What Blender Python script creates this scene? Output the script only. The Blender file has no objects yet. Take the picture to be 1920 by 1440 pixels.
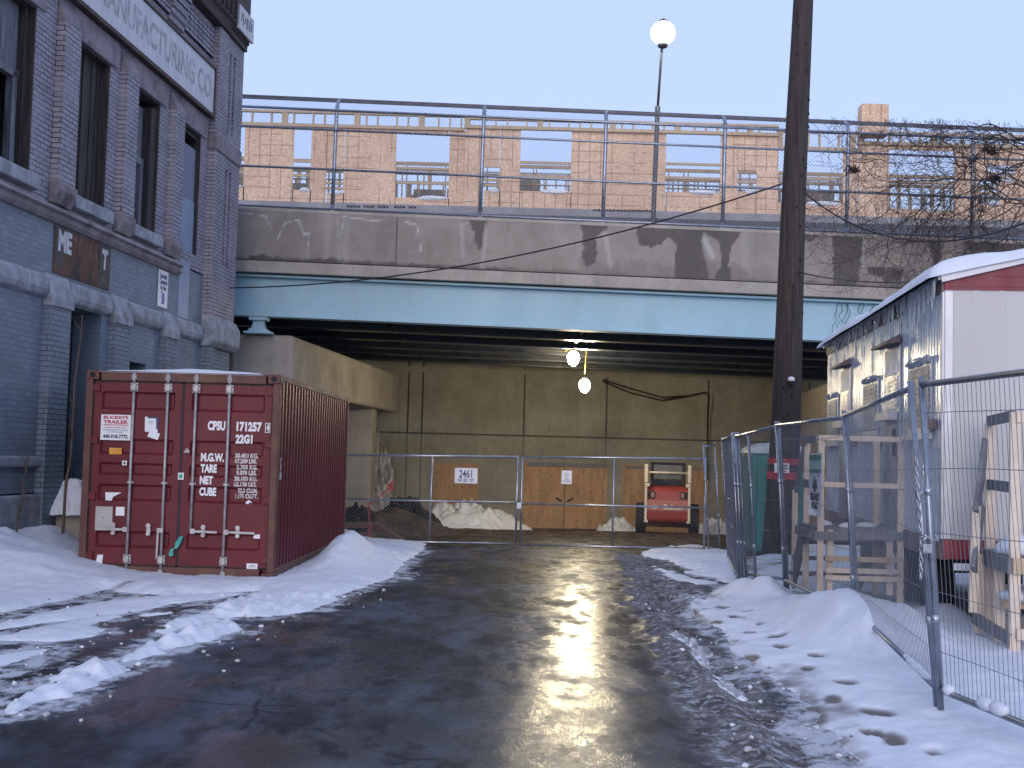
import bpy, math, random
import numpy as np
from mathutils import Vector, Matrix
R_=math.radians
sc=bpy.context.scene
COL=sc.collection
random.seed(7); RNG=np.random.default_rng(7)

# ------------------------------------------------------------------ camera
EYE=1.6; FPX=2340.0
TH=math.atan(137.5/FPX); RO=R_(1.5)
dv=Vector((0,math.cos(TH),math.sin(TH))); r0=Vector((1,0,0)); u0=Vector((0,-math.sin(TH),math.cos(TH)))
cr=r0*math.cos(RO)+u0*math.sin(RO); cu=-r0*math.sin(RO)+u0*math.cos(RO)
cam=bpy.data.cameras.new('camera'); camo=bpy.data.objects.new('camera',cam); COL.objects.link(camo)
cam.sensor_width=36; cam.lens=FPX/1920*36; cam.clip_end=2000; cam.clip_start=0.05
mt=Matrix((cr,cu,-dv)).transposed().to_4x4(); mt.translation=(0,0,EYE); camo.matrix_world=mt
sc.camera=camo
def at(px,py,Y):
    v=dv*FPX+cr*(px-960)+cu*(720-py); v=v/v.y
    return Vector((0,0,EYE))+v*Y
_gy=[-400,0,15,25.7,35,40,60]; _gd=[1.6,1.6,1.63,1.83,2.02,2.28,2.3]
def gz(Y): return EYE-np.interp(Y,_gy,_gd)
def gnd(px,py):
    Y=10.0
    for i in range(40):
        v=at(px,py,1.0)-Vector((0,0,EYE)); Y=0.5*Y+0.5*float((gz(Y)-EYE)/v.z)
    return Vector((0,0,EYE))+v*Y

# ------------------------------------------------------------------ light
w=bpy.data.worlds.new('World'); sc.world=w; w.use_nodes=True
nt=w.node_tree; bg=nt.nodes['Background']
sky=nt.nodes.new('ShaderNodeTexSky'); sky.sky_type='NISHITA'; sky.sun_disc=False
SUN_EL=R_(5.0); SUN_AZ=R_(186)          # low sun behind the camera
sky.sun_elevation=SUN_EL; sky.sun_rotation=SUN_AZ
sky.air_density=1.0; sky.dust_density=0.4; sky.ozone_density=2.5; sky.altitude=200
mx=nt.nodes.new('ShaderNodeMix'); mx.data_type='RGBA'; mx.inputs[0].default_value=.75      # thin high overcast evening out the clear sky
mx.inputs[7].default_value=(4.75,5.85,9.2,1); nt.links.new(sky.outputs[0],mx.inputs[6])
nt.links.new(mx.outputs[2],bg.inputs[0]); bg.inputs[1].default_value=0.15
sl=bpy.data.lights.new('sun','SUN'); sl.energy=1.55; sl.angle=R_(35); sl.color=(1.0,0.87,0.80)
so=bpy.data.objects.new('sun',sl); COL.objects.link(so)
sdir=Vector((math.sin(SUN_AZ)*math.cos(SUN_EL),math.cos(SUN_AZ)*math.cos(SUN_EL),math.sin(SUN_EL+R_(12))))
so.rotation_euler=sdir.to_track_quat('Z','Y').to_euler(); so.location=(0,-20,30)
sc.view_settings.view_transform='Standard'; sc.view_settings.look='None'
sc.view_settings.gamma=1; sc.view_settings.exposure=0.0
sc.render.engine='CYCLES'; sc.cycles.use_denoising=True
sc.cycles.max_bounces=8; sc.cycles.sample_clamp_indirect=6

# ------------------------------------------------------------------ mesh helpers
class MB:
    def __init__(s): s.v=[]; s.f=[]
    def add(s,vs,fs):
        o=len(s.v); s.v.extend([tuple(p) for p in vs]); s.f.extend([tuple(i+o for i in f) for f in fs]); return s
    def box(s,x0,x1,y0,y1,z0,z1):
        if x0>x1:x0,x1=x1,x0
        if y0>y1:y0,y1=y1,y0
        if z0>z1:z0,z1=z1,z0
        return s.add([(x0,y0,z0),(x1,y0,z0),(x1,y1,z0),(x0,y1,z0),(x0,y0,z1),(x1,y0,z1),(x1,y1,z1),(x0,y1,z1)],
          [(0,3,2,1),(4,5,6,7),(0,1,5,4),(1,2,6,5),(2,3,7,6),(3,0,4,7)])
    def prism(s,poly,a0,a1,ax):      # poly in the other two axes (cyclic order), extruded along axis ax
        n=len(poly)
        def mk(p,a):
            if ax=='x': return (a,p[0],p[1])
            if ax=='y': return (p[0],a,p[1])
            return (p[0],p[1],a)
        vs=[mk(p,a0) for p in poly]+[mk(p,a1) for p in poly]
        fs=[tuple(range(n-1,-1,-1)),tuple(range(n,2*n))]+[(i,(i+1)%n,(i+1)%n+n,i+n) for i in range(n)]
        return s.add(vs,fs)
    def bar(s,p,q,wd,ht=None,up=(0,0,1)):
        p=Vector(p);q=Vector(q); ht=ht or wd; d=(q-p).normalized(); up=Vector(up)
        if abs(d.dot(up))>.98: up=Vector((0,1,0))
        a=d.cross(up).normalized()*wd/2; b=a.cross(d).normalized()*ht/2
        vs=[p-a-b,p+a-b,p+a+b,p-a+b,q-a-b,q+a-b,q+a+b,q-a+b]
        return s.add(vs,[(0,1,2,3),(7,6,5,4),(0,4,5,1),(1,5,6,2),(2,6,7,3),(3,7,4,0)])
    def tube(s,pts,r,n=8,cap=True):
        pts=[Vector(p) for p in pts]; m=len(pts); rs=r if isinstance(r,(list,tuple)) else [r]*m
        vs=[];prev=None
        for i,p in enumerate(pts):
            d=(pts[min(i+1,m-1)]-pts[max(i-1,0)])
            d=d.normalized() if d.length>1e-9 else Vector((0,0,1))
            if prev is None:
                up=Vector((0,0,1)) if abs(d.z)<.9 else Vector((1,0,0)); a=d.cross(up).normalized()
            else:
                a=prev-d*prev.dot(d); a=a.normalized() if a.length>1e-6 else d.orthogonal().normalized()
            prev=a; b=d.cross(a)
            for k in range(n):
                t=2*math.pi*k/n; vs.append(p+(a*math.cos(t)+b*math.sin(t))*rs[i])
        fs=[]
        for i in range(m-1):
            for k in range(n):
                fs.append((i*n+k,i*n+(k+1)%n,(i+1)*n+(k+1)%n,(i+1)*n+k))
        if cap: fs.append(tuple(range(n-1,-1,-1))); fs.append(tuple(range((m-1)*n,m*n)))
        return s.add(vs,fs)
    def lathe(s,prof,c=(0,0,0),axis='z',n=20):
        vs=[];m=len(prof)
        for r,h in prof:
            for k in range(n):
                t=2*math.pi*k/n; a,b=r*math.cos(t),r*math.sin(t)
                if axis=='z': p=(a,b,h)
                elif axis=='x': p=(h,a,b)
                else: p=(b,h,a)
                vs.append((p[0]+c[0],p[1]+c[1],p[2]+c[2]))
        fs=[(i*n+k,i*n+(k+1)%n,(i+1)*n+(k+1)%n,(i+1)*n+k) for i in range(m-1) for k in range(n)]
        fs.append(tuple(range(n-1,-1,-1))); fs.append(tuple(range((m-1)*n,m*n)))
        return s.add(vs,fs)
    def blob(s,c,rx,ry,rz,n=14,m=9,nz=.0,seed=0,flat=None):
        rg=random.Random(seed); vs=[];fs=[]
        for i in range(m+1):
            ph=math.pi*i/m
            for k in range(n):
                t=2*math.pi*k/n; j=1+nz*(rg.random()-.5)
                z=math.cos(ph)*rz*j
                if flat is not None: z=max(z,flat)
                vs.append((c[0]+math.sin(ph)*math.cos(t)*rx*j,c[1]+math.sin(ph)*math.sin(t)*ry*j,c[2]+z))
        for i in range(m):
            for k in range(n): fs.append((i*n+k,(i+1)*n+k,(i+1)*n+(k+1)%n,i*n+(k+1)%n))
        return s.add(vs,fs)
    def shear(s,k):
        s.v=[(x,y,z+k*x) for x,y,z in s.v]; return s
    def build(s,name,mat=None,parent=None,smooth=False,bev=0,seg=2):
        me=bpy.data.meshes.new(name); me.from_pydata(s.v,[],s.f); me.validate()
        o=bpy.data.objects.new(name,me); COL.objects.link(o)
        if mat: me.materials.append(mat)
        if parent: o.parent=parent
        if smooth: me.polygons.foreach_set('use_smooth',[True]*len(me.polygons))
        if bev:
            md=o.modifiers.new('edge','BEVEL'); md.width=bev; md.segments=seg; md.limit_method='ANGLE'; md.angle_limit=R_(40)
        return o
def tag(o,label=None,cat=None,group=None,kind=None):
    if label:o['label']=label
    if cat:o['category']=cat
    if group:o['group']=group
    if kind:o['kind']=kind
    return o
def empty(name,loc=(0,0,0),rz=0):
    o=bpy.data.objects.new(name,None); COL.objects.link(o); o.location=loc; o.rotation_euler=(0,0,rz); o.empty_display_size=.2
    return o
def copy_tree(o,parent=None):
    c=o.copy(); COL.objects.link(c)
    if parent:c.parent=parent
    for ch in list(o.children): copy_tree(ch,c)
    return c
def text(body,size,mat,parent,M4,name='lettering',ext=.002,sx=1.0,off=0.0,align='LEFT',shear=0,space=1.0):
    cv=bpy.data.curves.new('t','FONT'); cv.body=body; cv.size=size; cv.extrude=ext; cv.offset=off; cv.align_x=align; cv.shear=shear; cv.space_character=space
    cv.resolution_u=3
    o=bpy.data.objects.new('t',cv); COL.objects.link(o)
    dg=bpy.context.evaluated_depsgraph_get(); me=bpy.data.meshes.new_from_object(o.evaluated_get(dg)); me.name=name
    bpy.data.objects.remove(o); bpy.data.curves.remove(cv)
    me.transform(M4@Matrix.Diagonal((sx,1,1,1)))
    me.materials.clear(); me.materials.append(mat)
    n=bpy.data.objects.new(name,me); COL.objects.link(n)
    if parent:n.parent=parent
    return n
def frame(origin,xdir,ydir):
    x=Vector(xdir).normalized(); y=Vector(ydir).normalized(); z=x.cross(y)
    m=Matrix((x,y,z)).transposed().to_4x4(); m.translation=Vector(origin); return m

# ------------------------------------------------------------------ numpy noise and polygons
def vnoise(x,y,seed=0):
    xi=np.floor(x).astype(np.int64); yi=np.floor(y).astype(np.int64); fx=x-xi; fy=y-yi
    fx=fx*fx*(3-2*fx); fy=fy*fy*(3-2*fy)
    def h(a,b):
        n=(a*374761393+b*668265263+seed*1442695041)&0x7fffffff; n=((n^(n>>13))*1274126177)&0x7fffffff
        return ((n^(n>>16))&0xffff)/65535.0
    return (h(xi,yi)*(1-fx)+h(xi+1,yi)*fx)*(1-fy)+(h(xi,yi+1)*(1-fx)+h(xi+1,yi+1)*fx)*fy
def fbm(x,y,o=4,seed=0):
    a=0;t=0;amp=1
    for i in range(o):
        a=a+amp*(vnoise(x*2**i,y*2**i,seed+i*17)-.5); t+=amp; amp*=.5
    return a/t*2
def sdf(P,x,y):                       # signed distance, positive inside
    P=np.array(P,float); d=np.full(x.shape,1e9); ins=np.zeros(x.shape,bool); n=len(P)
    for i in range(n):
        ax,ay=P[i];bx,by=P[(i+1)%n]; ex,ey=bx-ax,by-ay
        t=np.clip(((x-ax)*ex+(y-ay)*ey)/(ex*ex+ey*ey+1e-12),0,1)
        d=np.minimum(d,np.hypot(x-ax-t*ex,y-ay-t*ey))
        c=((ay>y)!=(by>y)); xx=ax+(y-ay)/(by-ay+1e-12)*ex
        ins^=c&(x<xx)
    return np.where(ins,d,-d)
def dline(P,x,y):
    P=np.array(P,float); d=np.full(x.shape,1e9)
    for i in range(len(P)-1):
        ax,ay=P[i];bx,by=P[i+1];ex,ey=bx-ax,by-ay
        t=np.clip(((x-ax)*ex+(y-ay)*ey)/(ex*ex+ey*ey+1e-12),0,1)
        d=np.minimum(d,np.hypot(x-ax-t*ex,y-ay-t*ey))
    return d
def sstep(a,b,x):
    t=np.clip((x-a)/(b-a),0,1); return t*t*(3-2*t)
def gridmesh(name,X,Y,Z,mat,keep=None,attrs={},smooth=True,parent=None):
    ny,nx=X.shape; idx=np.arange(nx*ny).reshape(ny,nx)
    q=np.stack([idx[:-1,:-1],idx[:-1,1:],idx[1:,1:],idx[1:,:-1]],-1).reshape(-1,4)
    V=np.stack([X,Y,Z],-1).reshape(-1,3)
    A={k:a.reshape(-1) for k,a in attrs.items()}
    if keep is not None:
        k=keep.reshape(-1); q=q[k[q].any(1)]
        used=np.unique(q); mp=np.full(nx*ny,-1); mp[used]=np.arange(len(used)); q=mp[q]; V=V[used]; A={n:a[used] for n,a in A.items()}
    me=bpy.data.meshes.new(name); me.vertices.add(len(V)); me.vertices.foreach_set('co',V.astype(np.float32).ravel())
    me.loops.add(len(q)*4); me.loops.foreach_set('vertex_index',q.astype(np.int32).ravel())
    me.polygons.add(len(q)); me.polygons.foreach_set('loop_start',np.arange(0,len(q)*4,4,dtype=np.int32))
    me.update(calc_edges=True); me.validate()
    if smooth: me.polygons.foreach_set('use_smooth',np.ones(len(me.polygons),bool))
    for n,a in A.items():
        t=me.attributes.new(n,'FLOAT','POINT'); t.data.foreach_set('value',a.astype(np.float32))
    me.materials.append(mat); o=bpy.data.objects.new(name,me); COL.objects.link(o)
    if parent:o.parent=parent
    return o

# ------------------------------------------------------------------ materials
class NT:
    def __init__(s,name):
        s.m=bpy.data.materials.new(name); s.m.use_nodes=True; s.t=s.m.node_tree; s.b=s.t.nodes['Principled BSDF']
        s.tc=s.t.nodes.new('ShaderNodeTexCoord')
    def n(s,ty,**k):
        x=s.t.nodes.new(ty)
        for a,v in k.items(): setattr(x,a,v)
        return x
    def l(s,a,b): s.t.links.new(a,b)
    def setin(s,sock,v):
        if isinstance(v,bpy.types.NodeSocket): s.l(v,sock)
        else: sock.default_value=v
    def map(s,sc_=(1,1,1),src=None,loc=(0,0,0)):
        m=s.n('ShaderNodeMapping'); m.inputs['Scale'].default_value=sc_; m.inputs['Location'].default_value=loc
        s.l(src or s.tc.outputs['Object'],m.inputs[0]); return m.outputs[0]
    def noise(s,scale,vec=None,detail=5,rough=.6,dist=0):
        x=s.n('ShaderNodeTexNoise'); x.inputs['Scale'].default_value=scale; x.inputs['Detail'].default_value=detail
        x.inputs['Roughness'].default_value=rough; x.inputs['Distortion'].default_value=dist
        s.l(vec or s.tc.outputs['Object'],x.inputs['Vector']); return x.outputs['Fac']
    def ramp(s,fac,a,b,ca=0.0,cb=1.0):
        x=s.n('ShaderNodeMapRange'); x.interpolation_type='SMOOTHSTEP'
        s.l(fac,x.inputs[0]); x.inputs[1].default_value=a; x.inputs[2].default_value=b; x.inputs[3].default_value=ca; x.inputs[4].default_value=cb
        return x.outputs[0]
    def math(s,op,a,b=0.0,c=None):
        x=s.n('ShaderNodeMath',operation=op); s.setin(x.inputs[0],a); s.setin(x.inputs[1],b)
        if c is not None: s.setin(x.inputs[2],c)
        return x.outputs[0]
    def mix(s,f,a,b,mode='MIX'):
        x=s.n('ShaderNodeMix',data_type='RGBA',blend_type=mode)
        s.setin(x.inputs[0],f)
        for sock,v in ((x.inputs[6],a),(x.inputs[7],b)):
            if isinstance(v,tuple): v=tuple(v)+((1,) if len(v)==3 else ())
            s.setin(sock,v)
        return x.outputs[2]
    def attr(s,name):
        x=s.n('ShaderNodeAttribute'); x.attribute_name=name; return x.outputs['Fac']
    def bump(s,h,strength=.3,dist=.01,prev=None):
        x=s.n('ShaderNodeBump'); x.inputs['Strength'].default_value=strength; x.inputs['Distance'].default_value=dist
        s.l(h,x.inputs['Height'])
        if prev: s.l(prev,x.inputs['Normal'])
        return x.outputs[0]
    def out(s,col=None,rough=None,metal=None,normal=None,spec=None):
        B=s.b.inputs
        if col is not None: s.setin(B['Base Color'],col if not isinstance(col,tuple) else tuple(col)+((1,) if len(col)==3 else ()))
        if rough is not None: s.setin(B['Roughness'],rough)
        if metal is not None: s.setin(B['Metallic'],metal)
        if normal is not None: s.l(normal,B['Normal'])
        if spec is not None: s.setin(B['Specular IOR Level'],spec)
        return s.m
def mul(c,k): return tuple(min(1,x*k) for x in c)
MATS={}
def simple(name,col,rough=.6,metal=0,var=.2,scale=4,stretch=(1,1,1),bump=0,bd=.005,spec=None,dirt=None,dscale=1.5,dth=(.5,.7)):
    if name in MATS: return MATS[name]
    n=NT(name); v=n.map(stretch)
    f=n.ramp(n.noise(scale,v,6,.65),.3,.7)
    c=n.mix(f,mul(col,1-var),mul(col,1+var))
    if dirt: c=n.mix(n.ramp(n.noise(dscale,v,7,.7),*dth),c,dirt)
    nr=n.bump(n.noise(scale*6,v,4),bump,bd) if bump else None
    rg=n.ramp(n.noise(scale*2,v,3),.3,.7,max(.02,rough-.08),min(1,rough+.08))
    MATS[name]=n.out(c,rg,metal,nr,spec); return MATS[name]
def emit(name,col,st):
    n=NT(name); n.b.inputs['Emission Color'].default_value=tuple(col)+(1,); n.b.inputs['Emission Strength'].default_value=st
    n.b.inputs['Base Color'].default_value=tuple(col)+(1,); return n.m

def m_brick(name,col,mortar,stain,bump=.6,fade=None,mottle=.5):
    n=NT(name); s=n.n('ShaderNodeSeparateXYZ'); n.l(n.tc.outputs['Object'],s.inputs[0])
    c=n.n('ShaderNodeCombineXYZ'); n.l(n.math('ADD',s.outputs[0],s.outputs[1]),c.inputs[0]); n.l(s.outputs[2],c.inputs[1])
    b=n.n('ShaderNodeTexBrick'); n.l(c.outputs[0],b.inputs['Vector']); b.inputs['Scale'].default_value=1
    b.inputs['Brick Width'].default_value=.215; b.inputs['Row Height'].default_value=.0725; b.inputs['Mortar Size'].default_value=.008
    b.inputs['Mortar Smooth'].default_value=.35; b.inputs['Color1'].default_value=(.35,.35,.35,1); b.inputs['Color2'].default_value=(.65,.65,.65,1)
    b.inputs['Mortar'].default_value=(.5,.5,.5,1); b.offset=.5
    base=n.mix(n.ramp(n.noise(1.3,None,6,.7),.3,.7),mul(col,1-.25*mottle),mul(col,1+.25*mottle))
    tint=n.mix(.35,base,b.outputs['Color'],'OVERLAY')
    # mortar lines partly painted over
    mf=n.math('MULTIPLY',b.outputs['Fac'],n.ramp(n.noise(2.2,None,4),.32,.6,.35,1.0))
    c2=n.mix(mf,tint,mortar)
    c3=n.mix(n.ramp(n.noise(5,n.map((1,1,.5)),8,.75),.6,.72),c2,stain)
    h=n.math('ADD',n.math('MULTIPLY',b.outputs['Fac'],-1.0),n.math('MULTIPLY',n.noise(40),.25))
    return n.out(c3,.75,0,n.bump(h,bump,.008))
PURP=(.285,.262,.298); BLUE=(.165,.20,.245)
MAT_BR=m_brick('painted_brick',PURP,(.022,.020,.026),(.07,.055,.055))
MAT_BLU=m_brick('blue_painted_brick',BLUE,(.115,.13,.158),(.09,.10,.125),bump=.2)
MAT_STONE=simple('painted_stone',(.25,.265,.30),.75,var=.35,scale=4,bump=.6,bd=.02,dirt=(.08,.08,.09),dth=(.56,.75))
MAT_STONEP=simple('painted_sandstone',(.215,.185,.20),.75,var=.3,scale=4,bump=.7,bd=.012,dirt=(.06,.05,.05),dth=(.52,.72))
MAT_DARKW=simple('old_dark_wood',(.040,.032,.030),.8,var=.5,scale=3,stretch=(8,8,.6),bump=.6,dirt=(.16,.12,.09),dscale=3,dth=(.58,.75))
MAT_GREYW=simple('grey_weathered_wood',(.17,.17,.19),.8,var=.35,scale=3,stretch=(8,8,.6),bump=.5,dirt=(.07,.055,.05),dscale=2)
MAT_CORN=simple('brown_cornice_timber',(.055,.042,.040),.8,var=.4,scale=4,stretch=(.4,4,6),bump=.4)
MAT_BLACK=simple('dark_void',(.012,.012,.014),.9,var=.2)
MAT_SIGNW=simple('rusty_white_enamel',(.50,.50,.52),.55,var=.12,scale=3,stretch=(2.5,1,.5),dirt=(.22,.14,.10),dscale=2.2,dth=(.62,.8))
MAT_FADE=simple('faded_grey_paint',(.36,.37,.38),.7,var=.35,scale=7)
MAT_RUSTB=simple('rust_brown_panel',(.10,.045,.03),.8,var=.6,scale=4,stretch=(1.5,1,.6),dirt=(.020,.018,.02),dscale=2.0,dth=(.48,.60))
MAT_WHITE=simple('white_paint',(.68,.69,.72),.5,var=.06)
MAT_INK=simple('black_ink',(.02,.02,.03),.6,var=.1)
MAT_NAVY=simple('navy_ink',(.05,.06,.16),.6,var=.1)
MAT_RED=simple('red_ink',(.42,.035,.05),.6,var=.1)
MAT_GALV=simple('galvanised_steel',(.42,.44,.48),.36,.85,var=.2,scale=12,bump=.1)
MAT_GALVD=simple('weathered_galvanised_tube',(.26,.29,.34),.34,.75,var=.2,scale=8,bump=.1)
MAT_LUM=simple('new_pine_lumber',(.46,.35,.23),.7,var=.18,scale=3,stretch=(6,6,.8),bump=.2)
MAT_LUMF=simple('pale_pine_lumber',(.66,.55,.44),.7,var=.15,scale=3)
MAT_LUMG=simple('grey_lumber',(.17,.17,.18),.8,var=.3,scale=3,stretch=(6,6,.8),bump=.3)
MAT_CABLE=simple('black_cable',(.012,.012,.014),.6,var=.1)
MAT_RUBBER=simple('black_rubber',(.018,.018,.02),.85,var=.3,scale=10,bump=.3)
MAT_ICE=NT('clear_ice'); 
MAT_ICE.b.inputs['Transmission Weight'].default_value=.75; MAT_ICE.b.inputs['IOR'].default_value=1.31; MAT_ICE=MAT_ICE.out((.82,.87,.93),.12)

def m_snow():
    n=NT('snow'); g=n.tc.outputs['Object']
    d=n.attr('dirt'); nd=n.noise(2.5,g,6,.7)
    f=n.ramp(n.math('ADD',d,n.math('MULTIPLY',n.math('SUBTRACT',nd,.5),.6)),.35,.95)
    c=n.mix(n.ramp(n.noise(1.2,g,5),.3,.7),(.66,.69,.745),(.74,.765,.81))
    c=n.mix(f,c,(.14,.12,.115))
    h=n.math('ADD',n.noise(9,g,8,.7),n.math('MULTIPLY',n.noise(70,g,3),.12))
    return n.out(c,.55,0,n.bump(h,.35,.04),.3)
MAT_SNOW=m_snow()
def m_road():
    n=NT('wet_asphalt'); g=n.tc.outputs['Object']
    ice=n.attr('ice'); sl_=n.attr('slush'); mud=n.attr('mud')
    big=n.noise(.55,n.map((1,.55,1)),6,.65); med=n.noise(3.5,n.map((1,.5,1)),7,.7); fin=n.noise(60,g,4,.7)
    c=n.mix(n.ramp(big,.35,.65),(.016,.016,.018),(.034,.031,.034))
    c=n.mix(n.ramp(fin,.55,.75,0,.5),c,(.085,.082,.085))
    thin=n.math('MULTIPLY',n.ramp(n.math('ADD',n.math('MULTIPLY',med,.7),n.math('MULTIPLY',big,.9)),.70,.96),.8)   # thin frozen slush film
    c=n.mix(thin,c,(.078,.092,.125))
    tk=n.attr('track'); c=n.mix(n.math('MULTIPLY',tk,.72),c,(.012,.010,.010))
    vo=n.n('ShaderNodeTexVoronoi',feature='DISTANCE_TO_EDGE'); vo.inputs['Scale'].default_value=.8; n.l(n.map((1,.7,1),src=None),vo.inputs['Vector'])
    vm=n.n('ShaderNodeMix',data_type='VECTOR'); vm.inputs[0].default_value=.12; n.l(n.tc.outputs['Object'],vm.inputs[4]); nn_=n.n('ShaderNodeTexNoise'); nn_.inputs['Scale'].default_value=3; n.l(n.tc.outputs['Object'],nn_.inputs['Vector']); n.l(nn_.outputs['Color'],vm.inputs[5]); n.l(vm.outputs[1],vo.inputs['Vector'])
    crk=n.math('MULTIPLY',n.ramp(vo.outputs['Distance'],.004,.016,1,0),n.ramp(n.noise(.7,None,3),.48,.56))
    c=n.mix(n.math('MULTIPLY',crk,.8),c,(.006,.006,.006))
    c=n.mix(n.math('MULTIPLY',ice,n.ramp(med,.35,.62)),c,(.060,.062,.066))
    c=n.mix(mud,c,n.mix(n.ramp(med,.35,.65),(.030,.022,.017),(.075,.055,.042)))
    slm=n.ramp(n.math('ADD',sl_,n.math('MULTIPLY',n.math('SUBTRACT',n.noise(7,n.map((1,.55,1)),7,.75),.5),1.5)),.35,.8)
    c=n.mix(slm,c,n.mix(n.ramp(n.noise(13,n.map((1,.8,1)),8,.75),.47,.66),n.mix(n.ramp(n.noise(3,g,6,.7),.35,.65),(.065,.056,.055),(.19,.175,.172)),(.46,.46,.49)))
    fr=n.attr('frost'); frm=n.ramp(n.math('ADD',fr,n.math('MULTIPLY',n.math('SUBTRACT',n.noise(5,n.map((1,.7,1),loc=(4,4,4)),8,.75),.5),1.6)),.55,.80)
    c=n.mix(n.math('MULTIPLY',frm,.9),c,(.52,.54,.58))
    r=n.ramp(med,.35,.62,.34,.19)
    r=n.math('SUBTRACT',r,n.math('MULTIPLY',ice,.09))
    pat=n.ramp(n.noise(1.5,n.map((1.3,.55,1),loc=(1,7,3)),7,.68),.44,.56)       # dull patches where the film has worn off
    r=n.math('ADD',r,n.math('MULTIPLY',pat,n.math('SUBTRACT',.30,n.math('MULTIPLY',ice,.16)))); r=n.math('ADD',r,n.math('MULTIPLY',mud,.12)); r=n.math('ADD',r,n.math('MULTIPLY',slm,.6)); r=n.math('ADD',r,n.math('MULTIPLY',frm,.5))
    r=n.math('SUBTRACT',r,n.math('MULTIPLY',ice,n.ramp(n.noise(6,g,5),.35,.6,0,.04)))
    h=n.math('ADD',n.math('MULTIPLY',n.noise(24,n.map((1,.8,1)),8,.8),n.math('ADD',.14,n.math('MULTIPLY',ice,n.ramp(n.noise(1.6,n.map((1,.6,1),loc=(3,2,0)),5,.6),.42,.62,.12,.42)))),n.math('MULTIPLY',fin,n.math('ADD',.05,n.math('MULTIPLY',ice,.22))))
    h=n.math('ADD',h,n.math('MULTIPLY',n.noise(34,g,7,.75),n.math('MULTIPLY',slm,1.5)))
    sp=n.math('MULTIPLY',n.math('SUBTRACT',.26,n.math('MULTIPLY',pat,.15)),n.math('SUBTRACT',1.0,n.math('MULTIPLY',n.math('MAXIMUM',slm,frm),.88)))
    return n.out(c,r,0,n.bump(h,.34,.012),sp)
MAT_ROAD=m_road()
def m_concrete(name,col,attr=False,lit=None):
    n=NT(name); g=n.tc.outputs['Object']
    c=n.mix(n.ramp(n.noise(.9,g,7,.7),.3,.7),mul(col,.78),mul(col,1.18))
    c=n.mix(n.ramp(n.noise(3,n.map((2.2,2.2,.22)),6,.7),.52,.75,0,.55),c,mul(col,.55))      # run-off streaks
    c=n.mix(n.ramp(n.noise(3.4,n.map((1.7,1.7,.18),loc=(7,3,1)),6,.7),.58,.78,0,.5),c,(.36,.34,.31))
    sp=n.noise(45,g,3,.7)
    c=n.mix(n.ramp(sp,.66,.72,0,.5),c,mul(col,.35))
    rough=.85
    if attr:
        s=n.attr('stain'); e=n.attr('bloom')
        c=n.mix(n.math('MULTIPLY',s,.88),c,n.mix(n.ramp(n.noise(2,g,4),.3,.7),(.042,.036,.032),(.062,.052,.046)))
        c=n.mix(e,c,(.50,.50,.50)); rough=n.math('SUBTRACT',.85,n.math('MULTIPLY',s,.25))
    return n.out(c,rough,0,n.bump(n.math('ADD',n.noise(8,g,8,.7),n.math('MULTIPLY',sp,.4)),.25,.012))
MAT_CONC=m_concrete('weathered_concrete',(.37,.335,.295))
MAT_CONCP=m_concrete('stained_parapet_concrete',(.285,.25,.222),True)
MAT_CONCW=m_concrete('pale_wall_concrete',(.285,.268,.215))
MAT_CONCF=m_concrete('new_foundation_concrete',(.27,.26,.27))
MAT_ASPH=simple('dark_barrier_concrete',(.085,.085,.095),.85,var=.2,scale=3)
def m_osb():
    n=NT('strand_board'); s=n.n('ShaderNodeSeparateXYZ'); n.l(n.tc.outputs['Object'],s.inputs[0])
    def vor(rot,sx,sy):
        m=n.n('ShaderNodeMapping'); m.inputs['Rotation'].default_value=(0,rot,0); m.inputs['Scale'].default_value=(sx,1,sy); n.l(n.tc.outputs['Object'],m.inputs[0])
        v=n.n('ShaderNodeTexVoronoi'); v.inputs['Scale'].default_value=1; n.l(m.outputs[0],v.inputs['Vector']); return v.outputs['Color']
    q=n.n('ShaderNodeSeparateColor'); n.l(vor(.6,26,9),q.inputs[0]); q2=n.n('ShaderNodeSeparateColor'); n.l(vor(-.8,9,26),q2.inputs[0])
    f=n.math('MULTIPLY',n.math('ADD',q.outputs[0],q2.outputs[1]),.5)
    c=n.mix(n.ramp(f,.15,.85),(.62,.405,.26),(.81,.59,.405))
    c=n.mix(n.ramp(q2.outputs[2],.90,.97,0,.8),c,(.78,.64,.52))
    c=n.mix(n.ramp(n.noise(.5,None,4),.35,.65,0,.3),c,(.30,.165,.11))
    def lines(co,per,wd,gate):
        fr=n.math('FRACT',n.math('DIVIDE',co,per)); d=n.math('ABSOLUTE',n.math('SUBTRACT',fr,.5))
        return n.math('MULTIPLY',n.math('LESS_THAN',d,wd/per/2),gate)
    g1=n.ramp(n.noise(1.1,n.map((1,1,.5)),3),.44,.5); g2=n.ramp(n.noise(.9,n.map((.7,1,1),loc=(5,1,2)),3),.47,.53)
    ln=n.math('MAXIMUM',lines(s.outputs[0],.41,.028,g1),lines(s.outputs[2],.40,.030,g2))
    c=n.mix(n.math('MULTIPLY',ln,.62),c,(.11,.045,.035))
    return n.out(c,.75)
MAT_OSB=m_osb()
def m_ply():
    n=NT('weathered_plywood'); v=n.map((3,3,.5))
    c=n.mix(n.ramp(n.noise(2,v,7,.7),.3,.7),(.34,.19,.085),(.50,.30,.15))
    c=n.mix(n.ramp(n.noise(1.1,None,5,.7),.52,.72,0,.6),c,(.24,.14,.075))
    return n.out(c,.7,0,n.bump(n.noise(14,v,4),.2,.004))
MAT_PLY=m_ply()
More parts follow.
